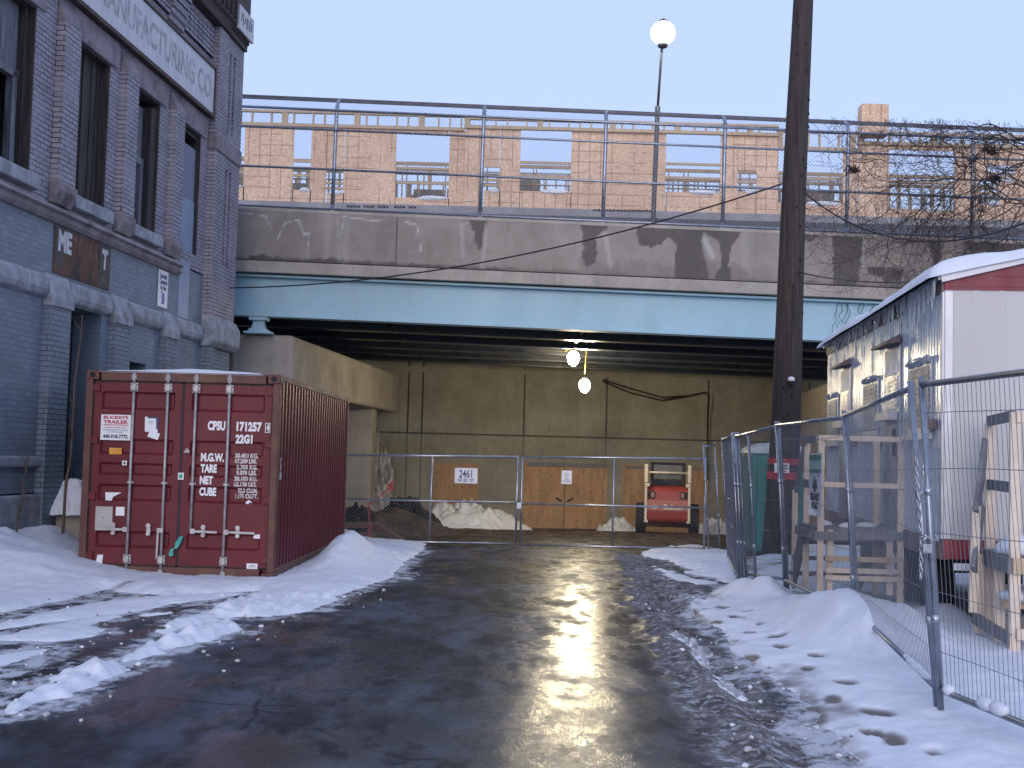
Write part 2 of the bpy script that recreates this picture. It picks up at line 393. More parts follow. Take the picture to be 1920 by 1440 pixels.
def m_pole():
    n=NT('creosote_pole_timber'); v=n.map((9,9,.35))
    c=n.mix(n.ramp(n.noise(2.2,v,8,.75),.32,.68),(.018,.014,.013),(.070,.053,.047))
    c=n.mix(n.ramp(n.noise(3.2,n.map((14,14,.5),loc=(3,1,0)),5),.58,.66),c,(.014,.011,.010))
    s=n.n('ShaderNodeSeparateXYZ'); n.l(n.tc.outputs['Object'],s.inputs[0])
    c=n.mix(n.ramp(s.outputs[2],2.2,4.2,.65,0),c,(.022,.018,.018))      # tarred foot of the pole
    return n.out(c,.85,0,n.bump(n.noise(2.2,v,8,.75),.8,.03))
MAT_POLE=m_pole()
def m_container():
    n=NT('container_red_paint'); g=n.tc.outputs['Object']
    c=n.mix(n.ramp(n.noise(1.2,n.map((1,1,.5)),6,.7),.3,.7),(.100,.014,.021),(.135,.022,.029))
    c=n.mix(n.ramp(n.noise(3,n.map((2,2,.35),loc=(2,5,1)),7,.75),.57,.75,0,.6),c,(.20,.075,.065))
    c=n.mix(n.ramp(n.noise(7,g,8,.8),.63,.70),c,(.060,.024,.016))
    c=n.mix(n.ramp(n.noise(17,g,4,.7),.71,.75),c,(.33,.27,.26))
    return n.out(c,.42,0,n.bump(n.noise(3,g,5),.12,.01),.2)
MAT_CRED=m_container()
MAT_CRUST=simple('rusted_red_steel',(.095,.030,.026),.6,var=.35,scale=5,dirt=(.11,.055,.03),dscale=5,dth=(.5,.62),bump=.3)
MAT_GASKET=simple('door_gasket_rubber',(.035,.022,.026),.8,var=.3)
MAT_BLUEST=simple('pale_blue_girder_paint',(.315,.50,.585),.55,var=.08,scale=1.2,stretch=(1,1,.3),bump=.06,dirt=(.25,.38,.44),dscale=1.6,dth=(.52,.78))
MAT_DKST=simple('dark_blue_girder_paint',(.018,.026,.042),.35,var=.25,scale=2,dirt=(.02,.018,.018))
MAT_SKRED=simple('loader_red_paint',(.25,.027,.023),.5,var=.15,scale=4,dirt=(.16,.05,.04),dscale=3,dth=(.55,.75))
MAT_SKWHT=simple('loader_cream_paint',(.60,.55,.45),.5,var=.1,dirt=(.2,.16,.12),dscale=5,dth=(.58,.75))
MAT_TRW=None

# ------------------------------------------------------------------ ground
def G(pts): return [tuple(gnd(*p)[:2]) for p in pts]
snowA=G([(-400,955),(0,970),(150,975),(150,1065),(300,1062),(532,1062),(545,1030),(600,1000),(645,985),(700,1012),(800,1021),(792,1033),(757,1058),(738,1082),(692,1096),(640,1114),(560,1128),(500,1139),(462,1131),(482,1107),(400,1113),(300,1116),(200,1107),(100,1131),(0,1147),(-400,1190)])
snowB=G([(-400,1205),(0,1168),(60,1152),(140,1136),(200,1128),(290,1119),(420,1112),(486,1106),(450,1115),(330,1132),(240,1148),(120,1163),(0,1181),(-400,1235)])
snowC=G([(-400,1250),(0,1192),(100,1170),(200,1154),(222,1155),(172,1172),(204,1180),(180,1194),(100,1203),(0,1200),(-400,1270)])
snowD=G([(-400,1300),(0,1226),(118,1209),(70,1228),(0,1250),(-400,1400)])
snowE=G([(12,1332),(22,1314),(90,1288),(160,1252),(250,1226),(268,1214),(345,1184),(372,1176),(440,1172),(452,1181),(415,1196),(330,1214),(262,1234),(252,1250),(170,1277),(90,1312),(40,1336)])
snowF=G([(300,1187),(330,1165),(400,1140),(440,1124),(540,1120),(640,1112),(615,1130),(560,1142),(500,1157),(440,1154),(370,1170),(312,1188)])
snowF2=G([(520,1142),(600,1126),(622,1130),(560,1148),(500,1160)])
snowI=G([(265,1152),(325,1145),(320,1150),(285,1156),(266,1160)])
snowG1=G([(1218,1032),(1300,1022),(1392,1040),(1398,1085),(1372,1092),(1330,1084),(1268,1056),(1215,1045)])
snowG2=G([(1225,1062),(1275,1078),(1335,1092),(1310,1097),(1250,1085)])
snowG=G([(1398,1088),(1340,1108),(1292,1138),(1312,1160),(1350,1190),(1385,1232),(1440,1268),(1492,1308),(1535,1352),(1585,1402),(1640,1470),(1720,1620),(2900,1620),(2900,1100),(2300,1000),(1700,985),(1440,1000),(1392,1045)])
snowH=G([(1262,1182),(1275,1182),(1312,1220),(1370,1272),(1422,1330),(1440,1352),(1425,1350),(1362,1290),(1300,1228)])
rutline=G([(1250,1120),(1300,1200),(1400,1290),(1500,1400),(1580,1500)])
rut2=G([(1290,1150),(1340,1205),(1440,1290),(1540,1390),(1640,1500)])
rutl=G([(-100,1180),(60,1150),(200,1108),(330,1090)])
iceP=G([(985,1020),(1130,1020),(1165,1090),(1195,1200),(1240,1330),(1330,1460),(860,1460),(920,1340),(1000,1210),(1020,1130),(960,1060)])
slushP=G([(1150,1030),(1230,1045),(1330,1100),(1310,1160),(1400,1260),(1560,1400),(1650,1480),(1340,1480),(1270,1350),(1215,1230),(1180,1130)])
prints=[gnd(960+a/2,960+b/2) for a,b in [(735,372),(785,370),(885,396),(848,413),(937,445),(885,466),(990,495),(1000,527),(890,556),(1145,573),(1110,610),(1258,668),(1200,718),(1380,783),(1580,940),(1350,850),(1440,880),(760,420),(700,350)]]

xs=np.arange(-9,9.001,.036); ys=[5.2]
while ys[-1]<41.5: ys.append(ys[-1]*1.0043)
ys=np.array(ys); X,Y=np.meshgrid(xs,ys); Z0=gz(Y)
wob=fbm(X*2.2,Y*1.4,5,3)*.22
dSl=sdf(slushP,X,Y)+wob
edge=np.full(X.shape,-9.0)
for P_ in (snowA,snowB,snowC,snowD,snowE,snowF,snowF2,snowG1,snowG): edge=np.maximum(edge,sdf(P_,X,Y))
slush=np.maximum(sstep(-.25,.25,dSl)*sstep(27,24,Y),.40*sstep(-.55,-.02,edge+wob*1.4)*sstep(27,24,Y))
track=np.zeros(X.shape)
for P_,wd in ((G([(905,1035),(830,1165),(690,1270),(430,1440),(300,1530)]),.20),(G([(965,1040),(930,1180),(840,1320),(740,1440),(700,1500)]),.17),(G([(1180,1040),(1195,1150),(1215,1260),(1260,1440)]),.16),(G([(800,1030),(640,1150),(380,1290),(100,1440)]),.18)):
    track=np.maximum(track,np.exp(-((dline(P_,X,Y)+wob*.5)/wd)**2)*(.55+.45*fbm(X*1.5,Y*.8,4,57)))
track=np.maximum(track,np.exp(-(np.hypot((X-gnd(678,1342).x)/.12,(Y-gnd(678,1342).y)/.22))**4))
track=np.maximum(track,.9*sstep(.0,.12,sdf(G([(650,1215),(700,1190),(860,1185),(845,1215),(800,1260),(700,1300),(640,1290)]),X,Y)+wob*1.2))
frost=np.maximum(.72*sstep(-.75,.0,edge+wob*1.2),.50*sstep(-.1,.5,dSl)*sstep(.9,1.6,X))*sstep(27,24,Y)
dr=np.minimum(dline(rutline,X,Y),dline(rut2,X,Y))
rut=-.045*np.exp(-(dr/.13)**2)+.04*np.exp(-((dr-.27)/.10)**2)
rel=fbm(X*.35,Y*.25,3,9)*.012+sstep(-.25,.25,dSl)*sstep(27,24,Y)*(fbm(X*5,Y*4,6,21)*.030+fbm(X*1.4+3,Y*.9,3,77)*.03+rut)
ice=sstep(-.3,.35,sdf(iceP,X,Y)+wob*1.5)*(1-.75*sstep(9.0,12.5,Y+wob*4))
mud=sstep(25.2,26.6,Y+wob*3)
rel=rel+mud*fbm(X*1.2,Y*.8,5,44)*.05*sstep(25,29,Y)
ZR=Z0+rel
gridmesh('road',X,Y,ZR,MAT_ROAD,attrs={'ice':ice,'slush':slush,'mud':mud,'frost':frost,'track':np.clip(track,0,1)})
bpy.data.objects['road']['kind']='structure'
# snow lying on it
ny=int(np.searchsorted(ys,29)); Xs,Ys,ZRs=X[:ny],Y[:ny],ZR[:ny]
nz=fbm(Xs*3.2,Ys*2.0,5,5); fine=fbm(Xs*9,Ys*5,4,8)
H=np.full(Xs.shape,-1.0); dirt=np.zeros(Xs.shape)
clump=np.abs(fbm(Xs*7,Ys*5,4,91))
def lay(P,hmax,L=.16,nw=.10,dt=0.0,cl=0.0):
    global H,dirt
    d=sdf(P,Xs,Ys)*1.0+nz*nw+fine*nw*.75
    h=np.where(d>0,hmax*(1-np.exp(-np.maximum(d,0)/L))*(1+.12*fine+cl*(clump*2.2-.5)),np.maximum(d,-.3))
    better=h>H; H=np.where(better,h,H)
    if dt: dirt=np.where(better&(d>0),np.maximum(dirt,dt*np.exp(-np.maximum(d,0)/.38)),dirt)
    return d
dA=lay(snowA,.085,.2,.10); lay(snowB,.06,.2,.07,.25); lay(snowC,.06,.2,.08,.25); lay(snowD,.05,.2,.08,.3)
lay(snowE,.085,.10,.15,.25,.9); lay(snowF,.075,.12,.16,.25,.9); lay(snowF2,.05,.1,.15,.25,.9); lay(snowI,.04,.1,.1,.3)
lay(snowG1,.07,.2,.25,.45); lay(snowG2,.04,.2,.2,.5); dG=lay(snowG,.16,.75,.07,.7); lay(snowH,.075,.06,.15,.75,1.0)
def mound(px,py,amp,sx,sy=None,off=(0,0)):
    global H
    p=gnd(px,py); sy=sy or sx
    g=amp*np.exp(-((Xs-p.x-off[0])/sx)**2-((Ys-p.y-off[1])/sy)**2)
    H=np.where(H>0.004,H+g*(1+.12*nz),H)
def moundw(x,y,amp,sx,sy):
    global H
    H=np.where(H>0.004,H+amp*np.exp(-((Xs-x)/sx)**2-((Ys-y)/sy)**2)*(1+.25*nz),H)
moundw(3.02,14.7,.24,.22,.5); moundw(3.12,13.1,.17,.28,.6); moundw(3.06,11.35,.36,.33,.7); moundw(2.98,12.2,.17,.25,.5); moundw(2.95,15.6,.12,.3,.5); moundw(3.05,10.6,.16,.22,.4)
moundw(3.55,11.2,.20,.3,.6); mound(1820,1190,.15,.6); mound(1560,1060,.12,.7); 
wallx=-7.9+.0822*Ys; dw=Xs-wallx
H=np.where(H>.004,H+(.42*np.exp(-(dw/.75)**2)+.18*np.exp(-((dw-1.0)/.8)**2))*sstep(13,15,Ys)*(1+.2*nz),H)
bank=.40*np.exp(-((Xs+2.40-.02*(Ys-18))/.34)**2-((Ys-18.6)/1.5)**2)+.12*np.exp(-((Xs+2.3)/.5)**2-((Ys-21)/1.5)**2)
H=np.where(H>.004,H+bank*(1+.25*nz),H)
H=np.where((H>.004)&(dA>0)&(Xs<-2.9)&(Ys>15.5),np.minimum(H,.30+.3*(Xs<-5.3)),H)
dl=dline(rutl,Xs,Ys); H=np.where(H>.004,H-.05*np.exp(-(dl/.10)**2)*(.6+nz),H); dirt=np.maximum(dirt,.7*np.exp(-(dl/.09)**2)*(nz>-.1))
for i,p in enumerate(prints):
    a=(i%2-.5)*.5; ks=(.72,.9,.8,1.0,.66)[i%5]; dx=(Xs-p.x); dy=(Ys-p.y)
    dx=dx/ks+nz*.05; dy=dy/ks+fine*.05; q=((dx*math.cos(a)+dy*math.sin(a))/.085)**2+((-dx*math.sin(a)+dy*math.cos(a))/.17)**2
    H=np.where(H>.02,np.maximum(H-np.minimum(.055,.6*H)*np.exp(-q*q*.8)+.004*np.exp(-((q-1.7)/.6)**2),.006),H); dirt=np.maximum(dirt,1.05*np.exp(-q*q*.5))
ttx=4.02+.0998*(Ys-11.6); under=sstep(.25,.7,Xs-ttx+.2*nz)*sstep(11.55,12.1,Ys+.35*(Xs-4.0)+.15*nz)*sstep(19,18.5,Ys)
H=np.where(under>.5,-1,np.where(H>.004,H*(1-.8*under),H))
H=H+np.where(H>.03,fine*.008,0)
nearedge=np.exp(-np.maximum(dG,0)/.45)*(dG>0)
H=np.where(dG>0,H+nearedge*fbm(Xs*8,Ys*4,4,31)*.022,H)
dirt=np.clip(dirt+nearedge*.9*(fbm(Xs*4,Ys*2.2,4,33)),0,1)
keep=H>.002
gridmesh('snow',Xs,Ys,ZRs+np.maximum(H,-.03),MAT_SNOW,keep=keep,attrs={'dirt':dirt})
tag(bpy.data.objects['snow'],'white snow banks and patches lying along both sides of the wet road','snow',kind='stuff')
rgc=random.Random(77); CM=MB(); kk=0
while kk<420:
    i_=rgc.randrange(len(xs)); j_=rgc.randrange(int(ny*.93))
    e_=edge[j_,i_]; pr=math.exp(-(e_/.35)**2) if e_<.1 else 0
    if dSl[j_,i_]>.1 and X[j_,i_]>.9: pr=max(pr,.5)
    if rgc.random()<pr and j_<260 and abs(X[j_,i_])<6:
        r_=rgc.choice((.006,.009,.009,.013,.019)); CM.blob((X[j_,i_],Y[j_,i_],max(ZR[j_,i_],ZR[j_,i_]+max(0,H[j_,i_]))+r_*.35),r_*rgc.uniform(.8,1.5),r_*rgc.uniform(.8,1.5),r_*.8,7,5,.5,kk); kk+=1
o=CM.build('slush_clods',MAT_SNOW); a_=o.data.attributes.new('dirt','FLOAT','POINT'); a_.data.foreach_set('value',np.repeat(np.random.default_rng(3).uniform(.3,.9,kk),48)[:len(o.data.vertices)].astype(np.float32))
tag(o,'small clods of dirty slush scattered along the snow edges','slush',kind='stuff')
def snow_h(x,y):
    j=int(np.argmin(abs(ys[:ny]-y))); i=int(np.argmin(abs(xs-x))); return float(ZRs[j,i]+max(0,H[j,i]))
# the wider ground
n2=NT('snowy_ground'); 
MAT_GND=n2.out(n2.mix(n2.ramp(n2.noise(.25,None,6,.7),.42,.5),(.05,.05,.055),(.75,.77,.8)),.7)
gx=np.array([-300,-80,-40,-20,-9.02,-9.0,0,9.0,9.02,20,40,80,300.]); gy=np.array([-300,-60,-20,-5,0,5.2,8,15,20,25.7,30,35,40,41.4,60,300.])
GX,GY=np.meshgrid(gx,gy); GZ=gz(GY)-.10
o=gridmesh('ground',GX,GY,GZ,MAT_GND,smooth=False); o['kind']='structure'
xs2=np.arange(-9,9.01,.5); ys2=np.arange(-14,5.7,.5); X2,Y2=np.meshgrid(xs2,ys2)
near=gridmesh('road',X2,Y2,gz(Y2)-.012+0*X2,MAT_ROAD,attrs={'ice':sstep(1.6,.3,abs(X2-.4)),'slush':sstep(1.0,1.6,X2)*.8,'mud':0*X2,'frost':0*X2,'track':0*X2}); near['kind']='structure'

# ------------------------------------------------------------------ road bridge
SL=-.0175
def zt(z,x): return z+SL*x
br=tag(empty('road_bridge',(0,27,0)),'grey concrete road bridge on pale blue steel girders crossing over the wet road','bridge')
BX0,BX1=-16.,22.
# parapet front with stains (local y = world Y - 27)
px_=np.arange(-9,17.001,.035); pz_=np.linspace(5.66,6.73,32); PX,PZ=np.meshgrid(px_,pz_); PZs=PZ+SL*PX
def PXZ(pts): return [(a.x,a.z) for a in (at(x,y,27) for x,y in pts)]
wv=fbm(PX*4,PZ*3,4,61)*.11+fbm(PX*11,PZ*9,3,62)*.04
stain=np.zeros(PX.shape)
stp=[[(880,405),(914,407),(909,450),(902,470),(893,470),(889,440)],
 [(1080,412),(1140,414),(1120,450),(1116,492),(1103,500),(1094,475),(1092,447)],
 [(1170,414),(1395,420),(1378,450),(1366,480),(1368,530),(1352,536),(1344,520),(1352,480),(1346,450),(1319,439),(1313,450),(1322,488),(1328,540),(1287,540),(1268,520),(1262,450),(1253,446),(1240,460),(1225,466),(1200,460),(1190,437)],
 [(1556,426),(1618,428),(1616,490),(1606,545),(1562,545),(1563,460)],
 [(1500,420),(1545,424),(1538,440),(1518,452),(1506,440)],
 [(1625,500),(1660,504),(1690,508),(1686,526),(1665,535),(1655,515),(1628,512)],
 [(1740,430),(1770,432),(1762,470),(1752,500),(1745,470)],[(1800,436),(1930,440),(1930,480),(1880,500),(1850,470),(1815,475)],[(470,480),(960,505),(960,520),(700,500),(470,496)]]
for P in stp:
    P=[(x,y-3 if y<440 else y) for x,y in P]
    stain=np.maximum(stain,sstep(-.012,.012,sdf(PXZ(P),PX,PZs)+wv))
stain=np.maximum(stain,.35*sstep(-.1,.12,sdf(PXZ([(1085,490),(1400,500),(1400,530),(1085,520)]),PX,PZs)+wv*2))
stain=np.maximum(stain,.9*sstep(.10,.0,(PZ-5.66)+wv*.6)*.7)
bl=np.zeros(PX.shape)
wl=fbm(PX*9,PZ*9,4,71)*.045
for P,wd,a in [([(434,398),(475,401),(498,405),(506,425)],.012,.9),([(522,447),(534,418),(560,412),(570,440),(578,437),(576,487)],.014,.9),([(643,405),(660,408),(703,414),(716,412)],.012,.9),([(645,410),(640,438)],.012,.6),
  ([(757,415),(782,422),(787,450),(789,470)],.013,.9),([(634,405),(634,487)],.02,.35),([(615,405),(612,480)],.07,.22),([(650,400),(646,487)],.10,.2),([(862,420),(875,419)],.02,.6),([(866,422),(868,480)],.05,.3),([(912,430),(905,500)],.05,.3),([(1135,440),(1145,500)],.05,.35),([(1322,450),(1335,480)],.07,.55),([(1620,430),(1618,500)],.03,.5),([(1400,430),(1395,500)],.10,.15),([(1640,440),(1700,445)],.03,.4)]:
    d=dline(PXZ(P),PX,PZs)+np.abs(wl)*.8-.006
    bl=np.maximum(bl,a*sstep(wd*1.6,wd*.4,d))
par=gridmesh('parapet',PX,0*PX+.0,PZs,MAT_CONCP,attrs={'stain':stain,'bloom':bl},parent=br)
m=MB(); m.box(BX0,-9.0,0,.30,5.66,6.73); m.box(17.0,BX1,0,.30,5.66,6.73); m.box(-9,17,.012,.30,5.66,6.725); m.shear(SL); m.build('parapet',MAT_CONC,br)
m=MB(); m.box(BX0,BX1,-.004,.34,6.732,6.80); m.shear(SL); m.build('coping',MAT_CONC,br)
# faint construction joint and lower fascia
m=MB(); m.box(BX0,BX1,-.022,.0,5.92,5.935); m.shear(SL)
m=MB(); m.box(BX0,BX1,-.02,.5,5.385,5.635); m.shear(SL); fx=m.build('fascia',MAT_CONC,br,bev=.012)
m=MB(); m.box(BX0,BX1,.05,.3,5.635,5.662); m.shear(SL); m.build('joint',MAT_ASPH,br)
for xj in (10.2,-2.6,16.2):
    m=MB(); m.box(xj-.012,xj+.012,-.004,.004,5.66,6.73); m.shear(SL); m.build('joint',MAT_ASPH,br)
m=MB(); m.box(BX0,BX1,.5,13.9,5.36,5.62); m.shear(SL); m.build('deck',simple('shade_dark_deck_underside',(.035,.036,.04),.85,var=.3,scale=1.5),br)  # concrete deck coloured near black, the shade under the bridge painted in
m=MB(); m.box(BX0,BX1,13.9,14.2,5.30,6.6); m.shear(SL); m.build('parapet',MAT_CONC,br)
def girder(y,mat,name='girder'):
    m=MB(); m.box(BX0,BX1,y-.012,y+.012,4.50,5.30); m.box(BX0,BX1,y-.19,y+.19,4.44,4.49); m.box(BX0,BX1,y-.18,y+.18,5.31,5.355)
    m.shear(SL); return m.build(name,mat,br)
girder(.32,MAT_BLUEST)
GY_=[2.6,4.9,7.2,9.5,11.8]
for y in GY_: girder(y,MAT_DKST)
for xk in (-3.0,1.6,6.2):
    for a,b in zip([.32]+GY_[:-1],GY_):
        m=MB(); m.bar((xk,a+.05,4.6),(xk,b-.05,5.2),.07); m.bar((xk,a+.05,5.2),(xk,b-.05,4.6),.07); m.bar((xk,a+.05,4.6),(xk,b-.05,4.6),.07); m.shear(SL); m.build('cross_brace',MAT_DKST,br)
# bridge fence
bf=tag(empty('bridge_fence',(0,27.15,0)),'tall chain link safety fence with curved top along the bridge parapet','fence')
FZ0,FZ1=6.80,9.05
posts=[-9.2,-6.65,-4.05,-.80,1.90,4.53,7.25,10.0,12.7,15.4]
def arch(x,z0):   # post line, curving back over the road at the top
    p=[(x,0,z0)]+[(x,0,z0+(FZ1-z0)*t) for t in (.5,1)]
    for a in (20,40,60,75): p.append((x,.55*(1-math.cos(R_(a))),FZ1+.36*math.sin(R_(a))))
    return p
for x in posts:
    m=MB(); q=[(a+.012*(c-FZ0),b,zt(c,x)) for a,b,c in arch(x,FZ0)]; m.tube(q,.042,8); m.lathe([(.09,zt(6.80,x)),(.09,zt(6.83,x)),(.05,zt(6.84,x)),(.05,zt(6.95,x))],c=(x,0,0),n=10)
    for z in (7.74,8.62): m.lathe([(.056,zt(z-.03,x)),(.056,zt(z+.03,x))],c=(x+.02,0,0),n=10)
    m.build('post',MAT_GALVD,bf,smooth=True)
def rail(y,z,r,mat=MAT_GALVD):
    m=MB(); m.tube([(posts[0],y,zt(z,posts[0])),(posts[-1],y,zt(z,posts[-1]))],r,8); m.build('rail',mat,bf,smooth=True)
MAT_RUSTG=simple('dull_rusty_tube',(.13,.115,.125),.6,.4,var=.3,scale=6)
rail(-.03,7.74,.026); rail(-.03,8.62,.026); rail(-.03,6.86,.026); rail(-.035,9.06,.03); rail(.41,9.41,.05,MAT_RUSTG)
def chain(mb,x0,x1,z0,z1,pitch,r,yf=lambda z:0,n=3,lev=None):
    zz=lev or [z0,z1]; hh=z1-z0
    x=x0-hh
    while x<x1:
        for sgn in (1,-1):
            p=[]
            for z in zz:
                xx=x+(z-z0) if sgn>0 else x+hh-(z-z0)
                p.append((xx,yf(z)+.004*sgn,z))
            # clip to the panel
            c=[]
            for a,b in zip(p[:-1],p[1:]):
                xa,xb=a[0],b[0]; lo,hi=max(min(xa,xb),x0),min(max(xa,xb),x1)
                if hi-lo<1e-4: continue
                f=lambda xx:tuple(a[i]+(b[i]-a[i])*(xx-xa)/(xb-xa) for i in range(3))
                c.append((f(lo),f(hi)))
            for a,b in c: mb.tube([a,b],r,n,cap=False)
        x+=pitch
MAT_WIRE=simple('galvanised_wire',(.40,.42,.45),.45,.6,var=.1)
m=MB()
def curv(z):
    return 0 if z<=9.05 else .55*(1-math.sqrt(max(0,1-((z-9.05)/.37)**2)))
chain(m,posts[0],posts[-1],6.84,9.40,.085,.0036,curv,3,[6.84,9.05,9.25,9.36,9.40]); m.shear(SL); m.build('chain_link_mesh',MAT_WIRE,bf)

# abutment wall behind, in panels with open joints
ab=tag(empty('abutment_wall',(0,41,0)),'pale concrete abutment wall in jointed panels closing the space under the bridge','wall')
m=MB(); m.box(-16,22,.05,.6,-1.2,5.25); m.build('backing',MAT_ASPH,ab)
vj=[-16,-6.2,-3.40,-2.93,.42,3.13,6.47,9.8,13.2,22]
for a,b in zip(vj[:-1],vj[1:]):
    m=MB(); m.box(a+.025,b-.025,0,.05,2.34,5.2); m.build('panel',MAT_CONCW,ab,bev=.01)
    m=MB(); m.box(a+.012,b-.012,.012,.05,-1.2,2.29); m.build('panel',MAT_CONCW,ab)
m=MB(); m.box(-16,22,-.03,.0,4.32,4.5); m.shear(SL*.0); m.build('ledge',MAT_CONCW,ab)
# plywood hoardings over the openings of the wall
def ply(x0,x1,z0,z1,label,extra=None):
    o=tag(empty('plywood_hoarding',((x0+x1)/2,40.98,z0)),label,'hoarding','plywood hoardings on the abutment wall'); hw=(x1-x0)/2; h=z1-z0
    n=max(1,round((x1-x0)/1.25)); 
    for k in range(n):
        m=MB(); a=-hw+2*hw*k/n; b=-hw+2*hw*(k+1)/n; m.box(a+.004,b-.004,-.03-.006*(k%2),.0,0,h); m.build('sheet',MAT_PLY,o)
    m=MB()
    for k in range(n*3+1):
        for zz in (.35,.8,1.25,1.7):
            xx=-hw+.1+(2*hw-.2)*k/(n*3)
            m.box(xx-.018,xx+.018,-.041,-.03,zz*h/2.1-.018,zz*h/2.1+.018)
    m.build('screw_heads',MAT_BLACK,o)
    return o,hw,h
o,hw,h=ply(-2.50,-1.0,-.55,1.36,'small brown plywood sheet on the wall behind the house number sign')
o,hw,h=ply(.42,3.20,-.78,1.44,'wide plywood double door with pull handles behind the no smoking sign')
m=MB(); m.box(-hw+.15,hw-.02,-.08,-.045,h-.10,h+.02); m.build('batten',MAT_LUMG,o)
for s in (-1,1):
    m=MB(); m.tube([(s*.10,-.05,1.0),(s*.10,-.10,1.0),(s*.26,-.10,1.1),(s*.26,-.05,1.1)],.025,6); m.build('handle',MAT_BLACK,o)
m=MB(); m.box(-.008,.008,-.042,-.034,.1,h-.15); m.build('seam',MAT_BLACK,o)
o,hw,h=ply(3.70,6.50,-.70,1.46,'plywood sheets on the wall behind the red loader')
m=MB(); m.box(-hw+.1,hw,-.07,-.04,h-.12,h-.04); m.build('batten',MAT_LUMG,o)
# pier caps
def pier(name,x0,x1,Y0,Y1,z0,z1,label,colz,dx):
    o=tag(empty(name,(0,0,0)),label,'pier')
    vs=[]
    m=MB(); A=[(x0,Y0),(x1,Y0),(x1+dx,Y1),(x0+dx,Y1)]
    m.prism([(a,b) for a,b in A],z0,z1,'z'); m.build('cap',MAT_CONC,o,bev=.09,seg=3)
    for t in colz:
        cx=(x0+x1)/2+dx*t; cy=Y0+(Y1-Y0)*t
        m=MB(); m.box(cx-.45,cx+.45,cy-.6,cy+.6,-1.0,z0+.02); m.build('column',MAT_CONC,o,bev=.04)
    return o
pier('bridge_pier',-6.22,-4.87,27.5,40.4,2.95,4.17,'concrete hammerhead pier behind the red container under the bridge',(.18,.80),1.2)
o=pier('bridge_pier',8.0,9.2,27.9,40.8,-1.0,3.86,'long dark concrete pier wall behind the utility pole and site trailer',(),1.2)
bb=tag(empty('bridge_bearing',(-5.60,27.95,4.17)),'pale blue steel rocker bearing on the pier under the front girder','bearing')
m=MB(); m.box(-.30,.30,-.2,.2,0,.045); m.prism([(-.24,.045),(.24,.045),(.20,.10),(.14,.13),(.10,.29),(-.10,.29),(-.14,.13),(-.20,.10)],-.12,.12,'y'); m.build('rocker',MAT_BLUEST,bb)
m=MB(); m.box(-.19,.19,-.2,.2,.29,.37); m.build('sole_plate',MAT_BLUEST,bb)
bb.location=(-5.60,27.36,4.165)
# hanging work lamps
MAT_BULB=emit('glowing_lamp',(1.0,.85,.56),300.)
MAT_YCORD=simple('yellow_cord',(.55,.42,.06),.6)
def worklamp(p,zt_,label):
    o=tag(empty('work_lamp',p),label,'lamp','hanging work lamps under the bridge')
    m=MB(); m.lathe([(.005,-.21),(.05,-.20),(.12,-.13),(.155,-.02),(.15,.06),(.10,.13),(.06,.16),(.005,.165)],n=18); m.build('bulb',MAT_BULB,o,smooth=True)
    m=MB(); m.lathe([(.062,.15),(.07,.17),(.07,.27),(.03,.29)],n=14); m.build('socket',MAT_RUBBER,o,smooth=True)
    m=MB(); m.tube([(0,0,.28),(.02,0,.28+(zt_-p[2]-.28)*.5),(0,0,zt_-p[2])],.012,6); m.build('cord',MAT_YCORD,o)
    return o
worklamp(tuple(at(1075,671,31.9)),4.43,'glowing work lamp hanging closer, up against the bridge girders')
worklamp(tuple(at(1096,722,34.2)),4.42,'glowing work lamp hanging lower and farther in from the girders')
m=MB(); P=[at(1040,655,31.7),at(1058,660,31.7),at(1075,650,31.75),at(1100,648,33),at(1096,700,34.1)]; m.tube(P,.012,6)
tag(m.build('power_cord',MAT_YCORD),'yellow cord looped along the girder between the two work lamps','cord')
m=MB()
for k,dz in enumerate((0,8)):
    P=[at(1130,712+dz*.4,40.7),at(1180,728+dz,40.7),at(1240,745+dz*.7,40.7),at(1290,742,40.7),at(1322,735,40.7),at(1330,742,40.7),at(1327,790,40.8),at(1327,900,40.85)]
    m.tube(P,.022,6)
tag(m.build('wall_cable',MAT_CABLE),'black cable drooping across the upper abutment wall and down the joint','cable')

# ------------------------------------------------------------------ hill, street lamp and timber building beyond the bridge
MAT_HILL=simple('frozen_earth',(.16,.15,.14),.9,var=.3,scale=.8)
m=MB(); m.prism([(41.65,-2),(41.65,5.2),(43.0,9.2),(46.6,10.2),(80,10.3),(300,10.3),(300,-2)],-200,200,'x'); 
tag(m.build('hill',MAT_HILL),kind='structure')
zb=at(1000,404,43.4).z
m=MB(); m.box(-30,40,43.3,43.55,8.0,zb); tag(m.build('barrier_wall',MAT_ASPH,bev=.02),'dark low barrier wall beyond the bridge in front of the timber building','wall')
MAT_LPOLE=simple('dark_steel_pole',(.10,.095,.10),.5,.5)
lb=at(1222,415,42.6)
lp=tag(empty('street_lamp',(lb.x,42.6,lb.z-2.6)),'tall dark street lamp shining above the bridge fence','street lamp')
t1=at(1233,205,42.6)-lp.location; t2=at(1243,62,42.6)-lp.location
m=MB(); m.tube([(0,0,0),tuple(t1)],.085,10); m.lathe([(.13,0),(.13,.05),(.09,.06),(.09,.3)],c=(t1.x,t1.y,t1.z-.2),n=10); m.build('pole',MAT_LPOLE,lp,smooth=True)
m=MB(); m.tube([tuple(t1),tuple(t2)],.045,8); m.build('upper_pole',MAT_LPOLE,lp,smooth=True)
MAT_LED=emit('white_flood_lamp',(1.0,.99,.95),40.)
hd=Vector(t2)
m=MB(); m.blob((hd.x,hd.y,hd.z),.42,.42,.40,32,20); m.build('lamp_globe',MAT_LED,lp,smooth=True)
